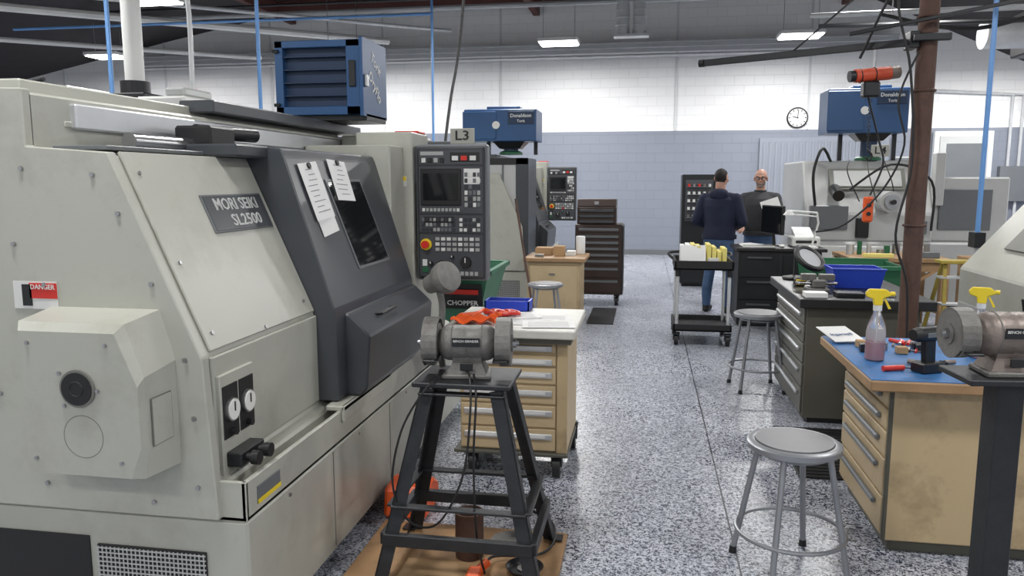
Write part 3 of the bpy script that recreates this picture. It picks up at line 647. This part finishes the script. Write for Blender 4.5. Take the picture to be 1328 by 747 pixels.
b.lathe([(.02,-.075),(.038,-.06),(.042,-.01),(.045,.0),(.062,.02),(.068,.045),(.062,.068),(.05,.072)],m_grind,M,24)
b.done()
b=B('waste_can');b.lathe([(.058,0),(.06,.01),(.06,.19),(.062,.2),(.055,.2),(.05,.02)],m_rust,TR(-.70,3.02,.022));b.done()
b=B('drain_pan');b.lathe([(.06,0),(.075,.02),(.078,.022),(.07,.02),(.055,.006)],m_blackm,TR(-.45,2.93,.0225));b.lathe([(.03,.008),(.03,.014)],m_steel,TR(-.45,2.93,.0225));b.done()
b=B('drain_pan');b.lathe([(.08,0),(.09,.02),(.092,.024),(.085,.02),(.07,.006)],m_grind,TR(-.54,3.14,.0225));b.done()
b=B('extension_cord')
b.tube([(-.62,2.78,.04),(-.66,2.7,.04),(-.72,2.6,.04),(-.75,2.48,.04)],.010,m_orange);b.box(-.66,2.76,.028,-.60,2.84,.078,m_orange,.01);b.cyl((-.63,2.84,.05),(-.60,2.90,.06),.018,m_orange)
b.tube([(-.60,2.9,.06),(-.58,2.98,.05),(-.40,3.05,.04),(-.36,3.24,.035),(-.45,3.5,.008),(-.8,3.7,.008)],.006,m_black);b.done()
b=B('orange_tool_case');b.prism([(3.34,.0),(3.62,.0),(3.60,.12),(3.50,.17),(3.37,.15)],'x',-1.20,-.99,m_orange,.02);b.box(-1.14,3.42,.15,-1.05,3.5,.185,m_black,.008);b.done()
# ------------------------------------------------------------------ post grinder right
b=grinder('pedestal_grinder',TR(1.22,2.80,.955,.12),m_brownm,wr=.085,L=.165,body=.075)
b.box(-.17,-.11,-.02,.17,.11,0,m_stand,.003);b.box(-.045,-.045,-.955,.045,.045,-.02,m_stand,.004);b.box(-.2,-.2,-.955,.2,.2,-.94,m_stand,.003)
b.tube([(.1,.08,0),(.12,.1,.12),(.1,.1,.24)],.01,m_blackm);b.done()
# ------------------------------------------------------------------ things on bench A
def spray(x,y,z,rz,liq=.09):
    b=B('spray_bottle',TR(x,y,z,rz))
    b.lathe([(.036,0),(.042,.006),(.042,.13),(.038,.16),(.03,.18),(.017,.215),(.015,.235)],m_clear,seg=24)
    b.lathe([(.034,.004),(.0395,.008),(.0395,liq),(.001,liq)],m_pink,seg=24)
    b.cyl((0,0,.228),(0,0,.252),.019,m_white)
    b.prism([(-.018,.252),(.018,.252),(.022,.28),(.05,.29),(.055,.305),(.04,.325),(-.03,.325),(-.05,.31),(-.05,.295),(-.02,.285)],'y',-.014,.014,m_yel,.004)
    b.prism([(-.03,.285),(-.022,.285),(-.045,.235),(-.055,.238)],'y',-.007,.007,m_yel,.001);b.cyl((-.05,0,.305),(-.068,0,.305),.010,m_yel)
    b.cyl((0,0,.01),(0,0,.25),.003,m_white,seg=6)
    b.plate((0,-.0425,.11),X,Z,.045,.05,.001,m_paper,0)
    b.done()
spray(1.045,3.66,.795,pi-.1,.085);spray(1.53,3.80,.795,pi-.3,.06)
b=B('cordless_drill',TR(1.20,3.46,.795,.5))
b.box(-.055,-.038,0,.055,.038,.045,m_blackm,.006);b.prism([(-.02,.04),(.03,.04),(.025,.14),(-.03,.14)],'y',-.017,.017,m_blackm,.004)
b.cyl((-.06,0,.165),(.07,0,.165),.032,m_blackm);b.cyl((.07,0,.165),(.095,0,.165),.026,m_black,.02);b.cyl((-.09,0,.165),(-.06,0,.165),.024,m_black,.032);b.cyl((.095,0,.165),(.13,0,.165),.006,m_steel);b.box(-.04,-.034,.155,.03,.034,.175,m_mid,.002);b.done()
b=B('scattered_hand_tools')
random.seed(3)
for k in range(18):
    x_=1.20+random.uniform(0,.14);y_=3.56+random.uniform(0,.5);a=random.uniform(0,3);l_=random.uniform(.04,.10);r_=random.uniform(.004,.011);b.cyl((x_,y_,.795+r_),(x_+l_*math.cos(a),y_+l_*math.sin(a),.795+r_),r_,random.choice([m_steel,m_red,m_blackm,m_brownm]),seg=8)
for k in range(6):
    x_=1.02+random.uniform(0,.3);y_=3.8+random.uniform(0,.2);b.box(x_,y_,.795,x_+.05,y_+.04,.82+random.random()*.02,random.choice([m_steel,m_blackm,m_tan]),.003)
b.done()
b=B('screwdriver');b.cyl((1.02,3.44,.807),(1.11,3.47,.807),.012,m_red);b.cyl((1.11,3.47,.807),(1.14,3.48,.805),.004,m_steel);b.done()
b=B('parts_tray');
b.box(1.6,3.85,.795,1.9,4.1,.80,m_galv,.002)
for q in ((1.6,3.85,1.9,3.855),(1.6,4.095,1.9,4.1),(1.6,3.85,1.605,4.1),(1.895,3.85,1.9,4.1)): b.box(q[0],q[1],.795,q[2],q[3],.84,m_galv,0)
b.done()
b=B('paper_folder');b.plate((1.0,4.10,.825),(1,.3,0),(-.3,1,.2),.16,.20,.004,m_paper,0);b.text('ingersoll',.035,(1.0,4.08,.829),(1,.3,0),(-.3,1,.2),m_blue);b.done()
# things on bench B
b=B('blue_parts_bin');
def rgc(cx,cy,a,c_,z): return [(cx-a,cy-c_,z),(cx+a,cy-c_,z),(cx+a,cy+c_,z),(cx-a,cy+c_,z)]
b.loft([rgc(1.49,5.82,.15,.11,.852),rgc(1.49,5.82,.175,.135,.99),rgc(1.49,5.82,.165,.125,.99),rgc(1.49,5.82,.142,.102,.862)],m_bluetray,smooth=False)
for q in ((1.31,5.68,1.67,5.70),(1.31,5.94,1.67,5.96)): b.box(q[0],q[1],.982,q[2],q[3],.994,m_bluetray,.002)
b.done()
b=B('magnifier_lamp')
b.lathe([(.085,0),(.09,.01),(.085,.02),(.03,.03)],m_black,TR(1.15,6.2,.85));b.tube([(1.15,6.2,.87),(1.17,6.24,1.1),(1.24,6.14,1.02)],.01,m_black)
b.ring((1.24,6.12,1.02),.11,.022,m_black,(.4,-.5,.7));b.cyl(Vector((1.24,6.12,1.02)),Vector((1.24,6.12,1.02))+Vector((.4,-.5,.7)).normalized()*.008,.10,m_alu);b.done()
b=B('bench_vise')
b.box(1.12,5.5,.85,1.26,5.66,.87,m_grind);b.box(1.15,5.52,.87,1.24,5.64,.93,m_grind,.01);b.box(1.08,5.55,.92,1.18,5.61,.965,m_grind);b.box(1.2,5.55,.92,1.30,5.61,.965,m_grind);b.cyl((1.05,5.58,.90),(1.32,5.58,.90),.012,m_steel);b.cyl((1.06,5.53,.90),(1.06,5.63,.90),.006,m_steel);b.done()
b=B('tape_measure');b.box(1.08,5.78,.85,1.16,5.85,.91,m_black,.012);b.box(1.085,5.775,.86,1.155,5.78,.90,m_yel,.002);b.done()
b=B('gauge_block_case');b.box(1.04,5.2,.85,1.18,5.3,.885,m_paper,.003);b.box(1.25,5.25,.85,1.42,5.38,.88,m_blackm,.004);b.box(1.50,5.3,.85,1.62,5.42,.87,m_steel,.003);b.done()
# ------------------------------------------------------------------ column, jib and hoist
b=B('steel_column')
b.cyl((1.524,4.75,0),(1.524,4.75,5.4),.052,m_rust,seg=24);b.box(1.42,4.65,0,1.63,4.85,.012,m_rust)
for z_ in (1.35,2.1,2.5,3.0): b.ring((1.524,4.75,z_),.056,.008,m_rust)
b.done()
b=B('jib_hoist')
p0=Vector((1.44,4.78,2.37));p1=Vector((.36,5.3,2.36))
b.beam(p0,p1,.03,.04,m_blackm);b.cyl(p1,p1+Vector((-.03,.015,0)),.024,m_black);b.beam(Vector((1.455,4.76,2.9)),p0.lerp(p1,.55),.01,.01,m_blackm)
b.box(1.42,4.70,2.33,1.47,4.82,2.42,m_blackm);b.box(1.43,4.66,2.36,1.62,4.695,2.40,m_blackm)
b.beam(Vector((2.3,4.55,2.60)),Vector((1.1,4.70,2.41)),.02,.02,m_blackm)
c=Vector((1.285,4.86,2.2))
b.cyl(c+Vector((-.11,-.02,0)),c+Vector((.09,.018,.018)),.038,m_hoist,seg=24);b.cyl(c+Vector((.09,.018,.018)),c+Vector((.14,.03,.025)),.036,m_brownm,seg=20);b.cyl(c+Vector((-.14,-.025,-.003)),c+Vector((-.11,-.02,0)),.032,m_blackm)
b.ring(c+Vector((0,0,.01)),.039,.003,m_blackm,(1,.18,.1));b.ring(c+Vector((-.08,-.014,.0)),.039,.003,m_blackm,(1,.18,.1))
b.box(c.x-.06,c.y-.04,c.z-.12,c.x+.03,c.y+.04,c.z-.03,m_blackm,.01);b.cyl(c+Vector((0,0,.03)),c+Vector((0,0,.16)),.008,m_steel)
for k in range(12): b.ring(c+Vector((-.01,0,-.14-k*.024)),.008,.0028,m_blackm,(1,0,0) if k%2 else (0,1,0),seg=10,ts=5)
b.tube([c+Vector((-.01,0,-.42)),c+Vector((.015,0,-.45)),c+Vector((0,0,-.48)),c+Vector((-.02,0,-.46))],.006,m_blackm)
b.tube([c+Vector((-.03,0,-.1)),c+Vector((.05,.02,-.35)),c+Vector((.08,.0,-.5)),c+Vector((0.02,0,-.68))],.006,m_black)
b.box(c.x-.015,c.y-.02,c.z-.84,c.x+.04,c.y+.02,c.z-.69,m_orange,.01);b.cyl(c+Vector((.012,-.02,-.74)),c+Vector((.012,-.028,-.74)),.012,m_black);b.cyl(c+Vector((.012,-.02,-.79)),c+Vector((.012,-.028,-.79)),.012,m_black)
b.tube([(1.46,4.68,2.3),(1.38,4.7,2.05),(1.42,4.68,1.8),(1.34,4.75,1.55),(1.16,4.8,1.35),(1.01,4.85,1.3)],.006,m_black)
b.tube([(1.46,4.66,2.9),(1.34,4.68,2.6),(1.42,4.66,2.2),(1.46,4.66,1.7),(1.40,4.66,1.3),(1.48,4.66,1.0),(1.50,4.65,.5)],.007,m_black)
b.tube([(1.2,4.85,2.3),(1.4,4.66,2.75),(1.9,4.6,2.9),(2.6,4.5,3.1)],.008,m_black)
b.done()
b=B('overhead_pipe_rack')
for k,(z_,yy) in enumerate(((3.05,8.0),(3.2,9.5),(2.9,6.5))):
    b.tube([(1.9+k*.4,yy+2,z_+.5),(5.5,yy-1,z_-.05)],.03,[m_galv,m_blackm,m_galv][k],smooth=False)
b.tube([(2.4,9,3.35),(3.2,8.6,3.1),(4.2,8.2,3.3),(5.2,7.8,3.05)],.02,m_black)
for p in ((2.6,9.27,3.38),(4.8,7.6,3.08)): b.cyl(p,(p[0],p[1],4.9 if p[0]>4 else 5.4),.008,m_steel,seg=6)
b.done()
b=B('duct_fan_unit')
b.box(5.0,11.0,3.3,6.4,12.2,3.9,m_blackm,.02);b.cyl((4.4,11.6,3.55),(5.0,11.6,3.55),.2,m_galv);b.beam((5.2,11.6,3.9),(5.2,11.6,4.9),.03,.03,m_mid);b.beam((6.2,11.6,3.9),(6.2,11.6,4.42),.03,.03,m_mid);b.done()
# ------------------------------------------------------------------ machine right, and L4 machine
b=B('surface_grinder_machine')
b.prism([(2.12,0),(2.12,1.02),(2.62,1.62),(2.75,1.68),(4.2,1.7),(4.2,0)],'y',4.72,5.65,m_lathe,.01)
b.prism([(2.36,.50),(2.16,.90),(2.24,1.0),(2.5,1.06),(2.7,1.0),(2.7,.5)],'y',4.60,4.72,m_mid,.006)
b.box(2.45,4.58,.60,2.75,4.62,.85,m_dkgrey,.004)
b.plate((2.37,5.1,1.325),-Y,(.5,0,.6),.4,.4,.012,m_lathe2,.004)
b.box(2.105,4.8,.1,2.12,5.6,.8,m_lgrey,.004)
b.done()
b=B('turning_center')
b.box(2.0,10.2,.1,4.4,12.0,.85,m_lgrey,.02);b.box(2.05,10.3,0,4.35,11.9,.11,m_black)
b.prism([(10.25,.85),(10.25,1.2),(10.6,1.86),(12,1.86),(12,.85)],'x',2.0,3.5,m_lgrey,.02)
b.box(3.5,10.4,.85,4.4,12,1.65,m_lgrey,.02)
b.box(2.05,10.2,1.0,2.5,10.3,1.3,m_mid,.01);b.cyl((2.35,10.35,1.5),(2.35,10.1,1.42),.07,m_blackm);b.cyl((2.95,10.45,1.35),(2.95,10.05,1.35),.13,m_lgrey);b.cyl((2.95,10.06,1.35),(2.95,10.0,1.35),.09,m_steel);b.cyl((2.95,10.06,1.35),(2.95,9.95,1.35),.03,m_black)
b.plate((2.75,10.43,1.62),X,(0,.35,.66),.9,.3,.02,m_lathe2,.005);b.plate((2.75,10.43,1.62),X,(0,.35,.66),.8,.22,.022,m_lgrey,.003,.01)
b.box(2.1,10.15,.55,3.4,10.25,.80,m_white,.01);b.box(3.6,10.37,1.0,4.2,10.41,1.5,m_mid,.006);b.box(2.6,10.19,.9,2.75,10.26,1.15,m_blackm,.01);b.box(3.2,10.19,.95,3.42,10.27,1.12,m_mid,.01)
b.tube([(2.3,10.4,1.85),(2.15,10.2,2.0),(2.05,10.15,1.7),(2.1,10.2,1.3)],.018,m_black);b.tube([(2.5,10.2,1.5),(2.9,9.98,1.8),(3.4,10.1,1.6),(3.45,10.15,1.0)],.015,m_black)
for k in range(3): b.tube([(2.5+k*.2,10.3,1.86),(2.45+k*.26,10.15,1.7-k*.06),(2.6+k*.2,10.12,1.35)],.007,m_black)
b.box(3.5,10.3,1.3,3.62,10.42,1.95,m_lgrey,.01)
b.done()
b=B('turning_bay_sign');b.box(2.72,10.2,1.90,2.93,10.212,2.04,m_lathe,.002);b.text('L4',.12,(2.825,10.198,1.97),X,Z,m_black,xs=1.2);b.beam((2.825,10.206,1.92),(2.825,10.40,1.90),.02,.02,m_mid);b.done()
def table(x0,y0,x1,y1,z,m=m_wood):
    b=B('timber_work_table');b.box(x0,y0,z-.045,x1,y1,z,m,.004)
    for k in range(3): b.box(x0+.002,y0+(y1-y0)*(k+1)/4-.003,z-.001,x1-.002,y0+(y1-y0)*(k+1)/4+.003,z+.001,m_rust,0)
    for x_ in (x0+.05,x1-.05):
        for y_ in (y0+.05,y1-.05): b.box(x_-.04,y_-.04,0,x_+.04,y_+.04,z-.045,m,.003)
        b.box(x_-.02,y0+.05,.2,x_+.02,y1-.05,.28,m,.002)
    b.box(x0+.05,y0+.03,z-.14,x1-.05,y0+.07,z-.05,m,.002);b.box(x0+.05,(y0+y1)/2-.03,.2,x1-.05,(y0+y1)/2+.03,.26,m,.002)
    b.beam((x0+.1,y0+.05,.15),(x1-.1,y0+.05,z-.1),.05,.03,m)
    b.done()
table(2.15,8.6,3.15,9.4,.80);table(3.45,8.55,4.6,9.3,.78)
b=B('machined_parts')
random.seed(11)
for k in range(9):
    x_=2.25+k*.1;y_=8.85+random.uniform(0,.4);h_=random.uniform(.05,.16);b.cyl((x_,y_,.801),(x_,y_,.801+h_),random.uniform(.02,.045),random.choice([m_steel,m_brownm,m_blackm,m_alu,m_green]),seg=14)
b.box(2.3,8.65,.801,2.6,8.72,.84,m_yelpap,.003);b.box(2.8,8.66,.801,3.05,8.75,.86,m_mid,.003)
b.done()
b=B('step_ladder')
for sx in (0,.36):
    b.beam((2.72+sx,7.5,0.01),(2.78+sx*.8,7.75,.85),.03,.05,m_yel2);b.beam((2.72+sx,8.1,0.01),(2.78+sx*.8,7.8,.85),.03,.03,m_yel2)
for k in range(3): b.box(2.72,7.52+k*.08,.22+k*.24,3.08,7.64+k*.08,.24+k*.24,m_alu)
b.box(2.72,7.68,.84,3.12,7.86,.87,m_yel2);b.done()
b=B('green_chip_bin')
b.loft([rgc(1.95,7.75,.32,.3,.12),rgc(1.95,7.75,.42,.38,.82),rgc(1.95,7.75,.40,.36,.82),rgc(1.95,7.75,.30,.28,.15)],m_green,smooth=False)
for q in ((1.51,7.35,2.39,7.39),(1.51,8.11,2.39,8.15)): b.box(q[0],q[1],.80,q[2],q[3],.84,m_green)
for x_,y_ in ((1.7,7.5),(2.2,7.5),(1.7,8.0),(2.2,8.0)): caster(b,x_,y_,.05)
b.done()
b=B('coolant_drum');b.lathe([(.28,0),(.29,.02),(.28,.3),(.29,.32),(.28,.34),(.28,.6),(.29,.62),(.28,.64),(.28,.86),(.29,.88),(.27,.87)],m_blackm,TR(4.2,6.9,0),32);b.done()
# ------------------------------------------------------------------ cart
b=B('utility_cart')
x0,x1,y0,y1=.30,.86,7.62,8.22
def traytop(z,h):
    b.box(x0,y0,z,x1,y1,z+.02,m_black,.004)
    for q in ((x0,y0,x1,y0+.02),(x0,y1-.02,x1,y1),(x0,y0,x0+.02,y1),(x1-.02,y0,x1,y1)): b.box(q[0],q[1],z,q[2],q[3],z+h,m_black,.005)
traytop(.745,.09);traytop(.14,.07)
for x_ in (x0+.035,x1-.035):
    for y_ in (y0+.035,y1-.035):
        b.cyl((x_,y_,.15),(x_,y_,.76),.016,m_galv);caster(b,x_,y_,.05)
        b.cyl((x_,y_,.68),(x_,y_,.75),.024,m_black)
b.tube([(x0-.0,y1,.80),(x0,y1+.09,.86),(x1,y1+.09,.86),(x1,y1,.80)],.014,m_black)
b.done()
b=B('document_stack')
random.seed(5)
for k in range(9):
    x_=.36+k*.05;b.box(x_,7.75,.767,x_+.042,8.05,.767+random.uniform(.15,.23),random.choice([m_paper,m_yelpap,m_paper,m_yelpap]),.003)
b.plate((.48,7.73,.88),(1,.1,0),(0,.25,1),.24,.20,.003,m_paper,0);b.box(.34,7.66,.767,.45,7.71,.80,m_black);b.box(.62,7.66,.767,.72,7.72,.86,m_white,.003);b.done()
b=B('tool_storage_cabinet')
b.box(.55,12.0,.05,1.05,12.5,1.70,m_blackm,.01);b.box(.58,12.05,0,1.02,12.45,.06,m_black)
b.box(.60,11.985,1.0,1.0,12.003,1.62,m_panel2,.004)
for j in range(5):
    b.box(.62,11.93,1.05+j*.115,.98,11.99,1.06+j*.115,m_mid,0)
    for i in range(5): b.cyl((.65+i*.075,11.96,1.06+j*.115),(.65+i*.075,11.96,1.10+j*.115),.02,random.choice([m_steel,m_white,m_red,m_brownm]),seg=10)
b.done()
# desk
b=B('computer_desk')
b.box(1.0,8.72,.84,1.95,9.32,.875,m_black,.005);b.box(1.03,8.75,.02,1.9,9.28,.84,m_black,.008)
drawers(b,(1.04,8.75,0),X,.42,[.05,.3,.55,.82],m_blackm,m_panel2,style='bar')
b.box(1.5,8.73,.1,1.88,8.76,.80,m_blackm,.004);b.done()
b=B('computer_monitor')
b.box(1.36,9.02,.875,1.56,9.2,.887,m_black,.004);b.beam((1.46,9.13,.88),(1.44,9.13,1.05),.05,.03,m_black)
M=TR(1.43,9.10,1.17,-1.25)
b.box(-.24,-.02,-.16,.24,.02,.16,m_black,.006,M);b.box(-.225,-.024,-.145,.225,-.019,.145,m_screen,0,M);b.done()
b=B('keyboard');b.box(1.08,8.8,.876,1.42,8.93,.892,m_white,.003)
for j in range(4):
    for i in range(12): b.box(1.09+i*.027,8.81+j*.028,.89,1.112+i*.027,8.832+j*.028,.897,m_key,0)
b.done()
b=B('computer_mouse');b.sph((1.5,8.86,.893),.03,m_white,(1,1.6,.6));b.done()
b=B('laser_printer');b.box(1.62,8.95,.876,1.92,9.25,.99,m_white,.015);b.box(1.66,8.94,.92,1.88,8.97,.95,m_black);b.prism([(9.0,.99),(9.2,.99),(9.28,1.08),(9.26,1.08)],'x',1.66,1.86,m_paper);b.done()
b=B('desk_lamp')
b.lathe([(.07,0),(.07,.015),(.02,.03)],m_white,TR(1.80,8.82,.876));b.tube([(1.80,8.82,.89),(1.86,8.82,1.15),(1.84,8.82,1.26)],.011,m_white,smooth=False);b.tube([(1.84,8.82,1.26),(1.56,8.82,1.28)],.011,m_white,smooth=False);b.tube([(1.84,8.84,1.22),(1.60,8.84,1.24)],.007,m_white,smooth=False)
b.lathe([(.02,0),(.06,-.05),(.062,-.055)],m_white,TR(1.55,8.82,1.29));b.done()
b=B('desk_papers')
for k in range(4): b.plate((1.16+k*.02,9.14,.878+k*.004),(1,.2*k,0),(-.2*k,1,0),.15,.24,.003,m_paper,0)
b.done()
# ------------------------------------------------------------------ people
def cone_between(tb,p0,p1,r0,r1,seg=14):
    d=p1-p0;M=Matrix.Translation((p0+p1)/2)@d.to_track_quat('Z','Y').to_matrix().to_4x4()
    bmesh.ops.create_cone(tb,cap_ends=True,segments=seg,radius1=r0,radius2=r1,depth=d.length,matrix=M)
def ell(tb,c,r,rot=None):
    M=Matrix.Translation(c)@(rot or Matrix.Identity(4))@Matrix.Diagonal((*r,1));bmesh.ops.create_uvsphere(tb,u_segments=20,v_segments=14,radius=1,matrix=M)
def chain(tb,pts,rs):
    P=[Vector(p) for p in pts]
    for p,r in zip(P,rs): ell(tb,p,(r,r,r))
    for i in range(len(P)-1): cone_between(tb,P[i],P[i+1],rs[i],rs[i+1])
def loftb(tb,rings,n=28):
    R=[[tb.verts.new((c[0]+rx*math.cos(2*pi*i/n),c[1]+ry*math.sin(2*pi*i/n),c[2])) for i in range(n)] for c,rx,ry in rings]
    for a,c_ in zip(R,R[1:]):
        for i in range(n): tb.faces.new((a[i],a[(i+1)%n],c_[(i+1)%n],c_[i]))
    tb.faces.new(R[0][::-1]);tb.faces.new(R[-1])
def remesh(tb,vox,it):
    bmesh.ops.recalc_face_normals(tb,faces=tb.faces[:])
    me=bpy.data.meshes.new('r');tb.to_mesh(me);tb.free()
    ob=bpy.data.objects.new('r',me);bpy.context.collection.objects.link(ob)
    r=ob.modifiers.new('r','REMESH');r.mode='VOXEL';r.voxel_size=vox
    if it: s=ob.modifiers.new('s','SMOOTH');s.factor=.5;s.iterations=it
    bpy.context.view_layer.update()
    me2=bpy.data.meshes.new_from_object(ob.evaluated_get(bpy.context.evaluated_depsgraph_get()))
    bpy.data.objects.remove(ob);bpy.data.meshes.remove(me);return me2
def hand(tb,w,d,pn,side,curl=.5):
    d=Vector(d).normalized();pn=Vector(pn);pn=(pn-d*pn.dot(d)).normalized();s=d.cross(pn)*side;w=Vector(w)
    for k in range(4):
        off=s*((1.5-k)*.019);base=w+off*.6;kn=w+d*(.088-.004*abs(k-1))+off
        chain(tb,[base,kn],[.015,.0115])
        L=[.07,.08,.075,.058][k];p=kn;dd=d.copy();seg=[p]
        for j,fr in enumerate((.45,.32,.23)):
            a=curl*(.5+.35*j);dd=(dd*math.cos(a)+pn*math.sin(a)).normalized();p=p+dd*L*fr;seg.append(p)
        chain(tb,seg,[.0105,.0095,.0085,.0075])
    t0=w+d*.02+s*.02;t1=w+d*.055+s*.045+pn*.012;t2=w+d*.085+s*.05+pn*.03;t3=w+d*.105+s*.042+pn*.042
    chain(tb,[t0,t1,t2,t3],[.015,.013,.0105,.009])
def person(name,loc,rz,top,armL,armR,headrot,bald,handdirs,scale=1.0,bulk=1.0):
    T=TR(*loc,rz)@Matrix.Scale(scale,4)
    b=B(name,T);tb=bmesh.new();k=bulk
    loftb(tb,[((0,.01,.80),.12,.10),((0,.01,.86),.175,.125),((0,.012,.96),.180*k,.130*k),((0,0,1.06),.172*k,.128*k),((0,-.005,1.18),.182*k,.134*k),((0,-.005,1.30),.198*k,.138*k),((0,0,1.38),.192*k,.122*k),((0,.005,1.43),.145,.095),((0,.01,1.47),.085,.075)])
    chain(tb,[(0,.012,1.45),(0,-.002,1.55)],[.062,.055])
    for sx,kn,an in ((1,(.11,-.03,.49),(.125,.015,.10)),(-1,(-.12,-.015,.49),(-.14,.03,.10))):
        hip=(sx*.095,.01,.88)
        chain(tb,[hip,kn,(an[0]*.98,an[1]+.005,.30),an],[.092,.066,.064,.052])
        ell(tb,Vector((an[0],an[1]+.0,.062)),(.045,.06,.05));ell(tb,Vector((an[0]*1.05,an[1]-.09,.040)),(.048,.125,.040));ell(tb,Vector((an[0],an[1]+.02,.03)),(.04,.055,.03))
    for sx,(e,w) in ((1,armL),(-1,armR)):
        sh=(sx*.190,.005,1.385);chain(tb,[(sx*.10,.005,1.40),sh],[.07,.068]);chain(tb,[sh,((sh[0]+e[0])/2,(sh[1]+e[1])/2,(sh[2]+e[2])/2),e,w],[.068*k,.062*k,.054*k,.038])
    me=remesh(tb,.010,5)
    ws=[Vector(armL[1]),Vector(armR[1])]
    def cls(c):
        if c.z<.085: return m_black
        if min((c-w_).length for w_ in ws)<.026: return m_skin
        if c.z<.93 and abs(c.x)<.26: return m_jean
        if c.z>1.475: return m_skin
        return top
    b.addmesh(me,cls)
    b.lathe([(.178*k,.905),(.190*k,.91),(.190*k,.955),(.180*k,.96)],top,Matrix.Diagonal((1,.76,1,1)),32)
    if not bald:
        tb=bmesh.new();ell(tb,Vector((0,.085,1.44)),(.12,.06,.075));ell(tb,Vector((0,.04,1.47)),(.10,.07,.045));b.addmesh(remesh(tb,.01,4),lambda c:top)
    else:
        b.ring((0,.0,1.478),.068,.012,top)
    for (e,w),sd,hd in ((armL,1,handdirs[0]),(armR,-1,handdirs[1])):
        tb=bmesh.new();d=Vector(w)-Vector(e);hand(tb,Vector(w)+d.normalized()*.005,hd[0],hd[1],hd[2],hd[3]);b.addmesh(remesh(tb,.005,1),lambda c:m_skin)
    H=Matrix.Translation((0,-.012,1.635))@headrot
    tb=bmesh.new()
    ell(tb,Vector((0,.012,.03)),(.076,.097,.088));ell(tb,Vector((0,-.018,-.035)),(.062,.075,.078));ell(tb,Vector((0,-.045,-.088)),(.036,.038,.026))
    ell(tb,Vector((0,-.078,.028)),(.055,.018,.012));ell(tb,Vector((0,-.098,-.022)),(.013,.016,.014));chain(tb,[(0,-.088,.018),(0,-.102,-.018)],[.008,.011])
    for sx in (-1,1):
        ell(tb,Vector((sx*.045,-.068,-.02)),(.022,.02,.02));ell(tb,Vector((sx*.078,.01,-.008)),(.010,.02,.032))
    ell(tb,Vector((0,-.087,-.055)),(.024,.010,.006));ell(tb,Vector((0,-.085,-.064)),(.02,.010,.006))
    chain(tb,[(0,.02,-.06),(0,.015,-.12)],[.055,.055])
    me=remesh(tb,.005,2)
    def hc(c):
        if bald:
            if c.z<-.045 and c.y<.0 and c.z>-.13 and not(abs(c.x)<.02 and -.066<c.z<-.053) : return m_beard
            if c.y>.03 and -.05<c.z<.045 and abs(c.x)>.05: return m_beard
            return m_skin
        if (c.z>.055 or (c.y>.015 and c.z>-.055 and not(abs(c.x)>.074 and c.y<.035))) and not (c.y<-.07 and c.z<.075): return m_hair
        return m_skin
    b.addmesh(me,hc,H)
    for sx in (-1,1):
        p=H@Vector((sx*.032,-.083,.008));b.sph(p,.012,m_white);p=H@Vector((sx*.032,-.0935,.008));b.sph(p,.0045,m_black)
        b.tube([H@Vector((sx*.014,-.096,.030)),H@Vector((sx*.032,-.098,.034)),H@Vector((sx*.05,-.088,.028))],.0035,m_hair,6)
        if bald:
            b.tube([H@Vector((sx*(.034+.022*math.cos(a*pi/6)),-.104,.008+.016*math.sin(a*pi/6))) for a in range(12)],.0022,m_lens,5,closed=True,smooth=False)
            b.tube([H@Vector((sx*.056,-.100,.014)),H@Vector((sx*.082,-.03,.012)),H@Vector((sx*.083,.01,.008))],.0022,m_lens,5)
    if bald:
        b.tube([H@Vector((-.012,-.105,.012)),H@Vector((.012,-.105,.012))],.0022,m_lens,5)
        b.text('C.N.C.',.03,(.09,-.150,1.30),X,Z,m_white,.002,.0)
        b.plate((.19,-.40,1.25),(1,.15,.35),(-.3,.3,1),.22,.28,.003,m_paper,0)
    b.done()
ry=lambda a:Matrix.Rotation(a,4,'Z')
person('standing_man',(.90,9.68,0),math.radians(160),m_navy,((.285,.03,1.12),(.17,-.20,1.02)),((-.285,.03,1.12),(-.16,-.21,1.04)),ry(-.15)@Matrix.Rotation(.12,4,'X'),False,
  (((-.5,-.8,.05),(-.6,.2,-.6),1,.5),((.5,-.8,.05),(.6,.2,-.6),-1,.5)),1.0,1.10)
person('bearded_man',(1.46,10.38,0),math.radians(-14),m_char,((.27,-.04,1.13),(.20,-.27,1.16)),((-.28,-.02,1.13),(-.20,-.24,1.02)),ry(.05)@Matrix.Rotation(.10,4,'X'),True,
  (((-.2,-.8,.4),(-.7,.2,.2),1,.7),((.2,-.9,-.1),(.5,.1,-.7),-1,.4)),1.0,1.06)
# ------------------------------------------------------------------ camera
cam=bpy.data.cameras.new('camera');cam.sensor_width=36;cam.lens=36*1000/1328;cam.clip_end=100
co=bpy.data.objects.new('camera',cam);bpy.context.collection.objects.link(co)
co.location=(0,0,1.6);co.rotation_euler=(math.radians(90-7.885),0,math.radians(9.724))
bpy.context.scene.camera=co
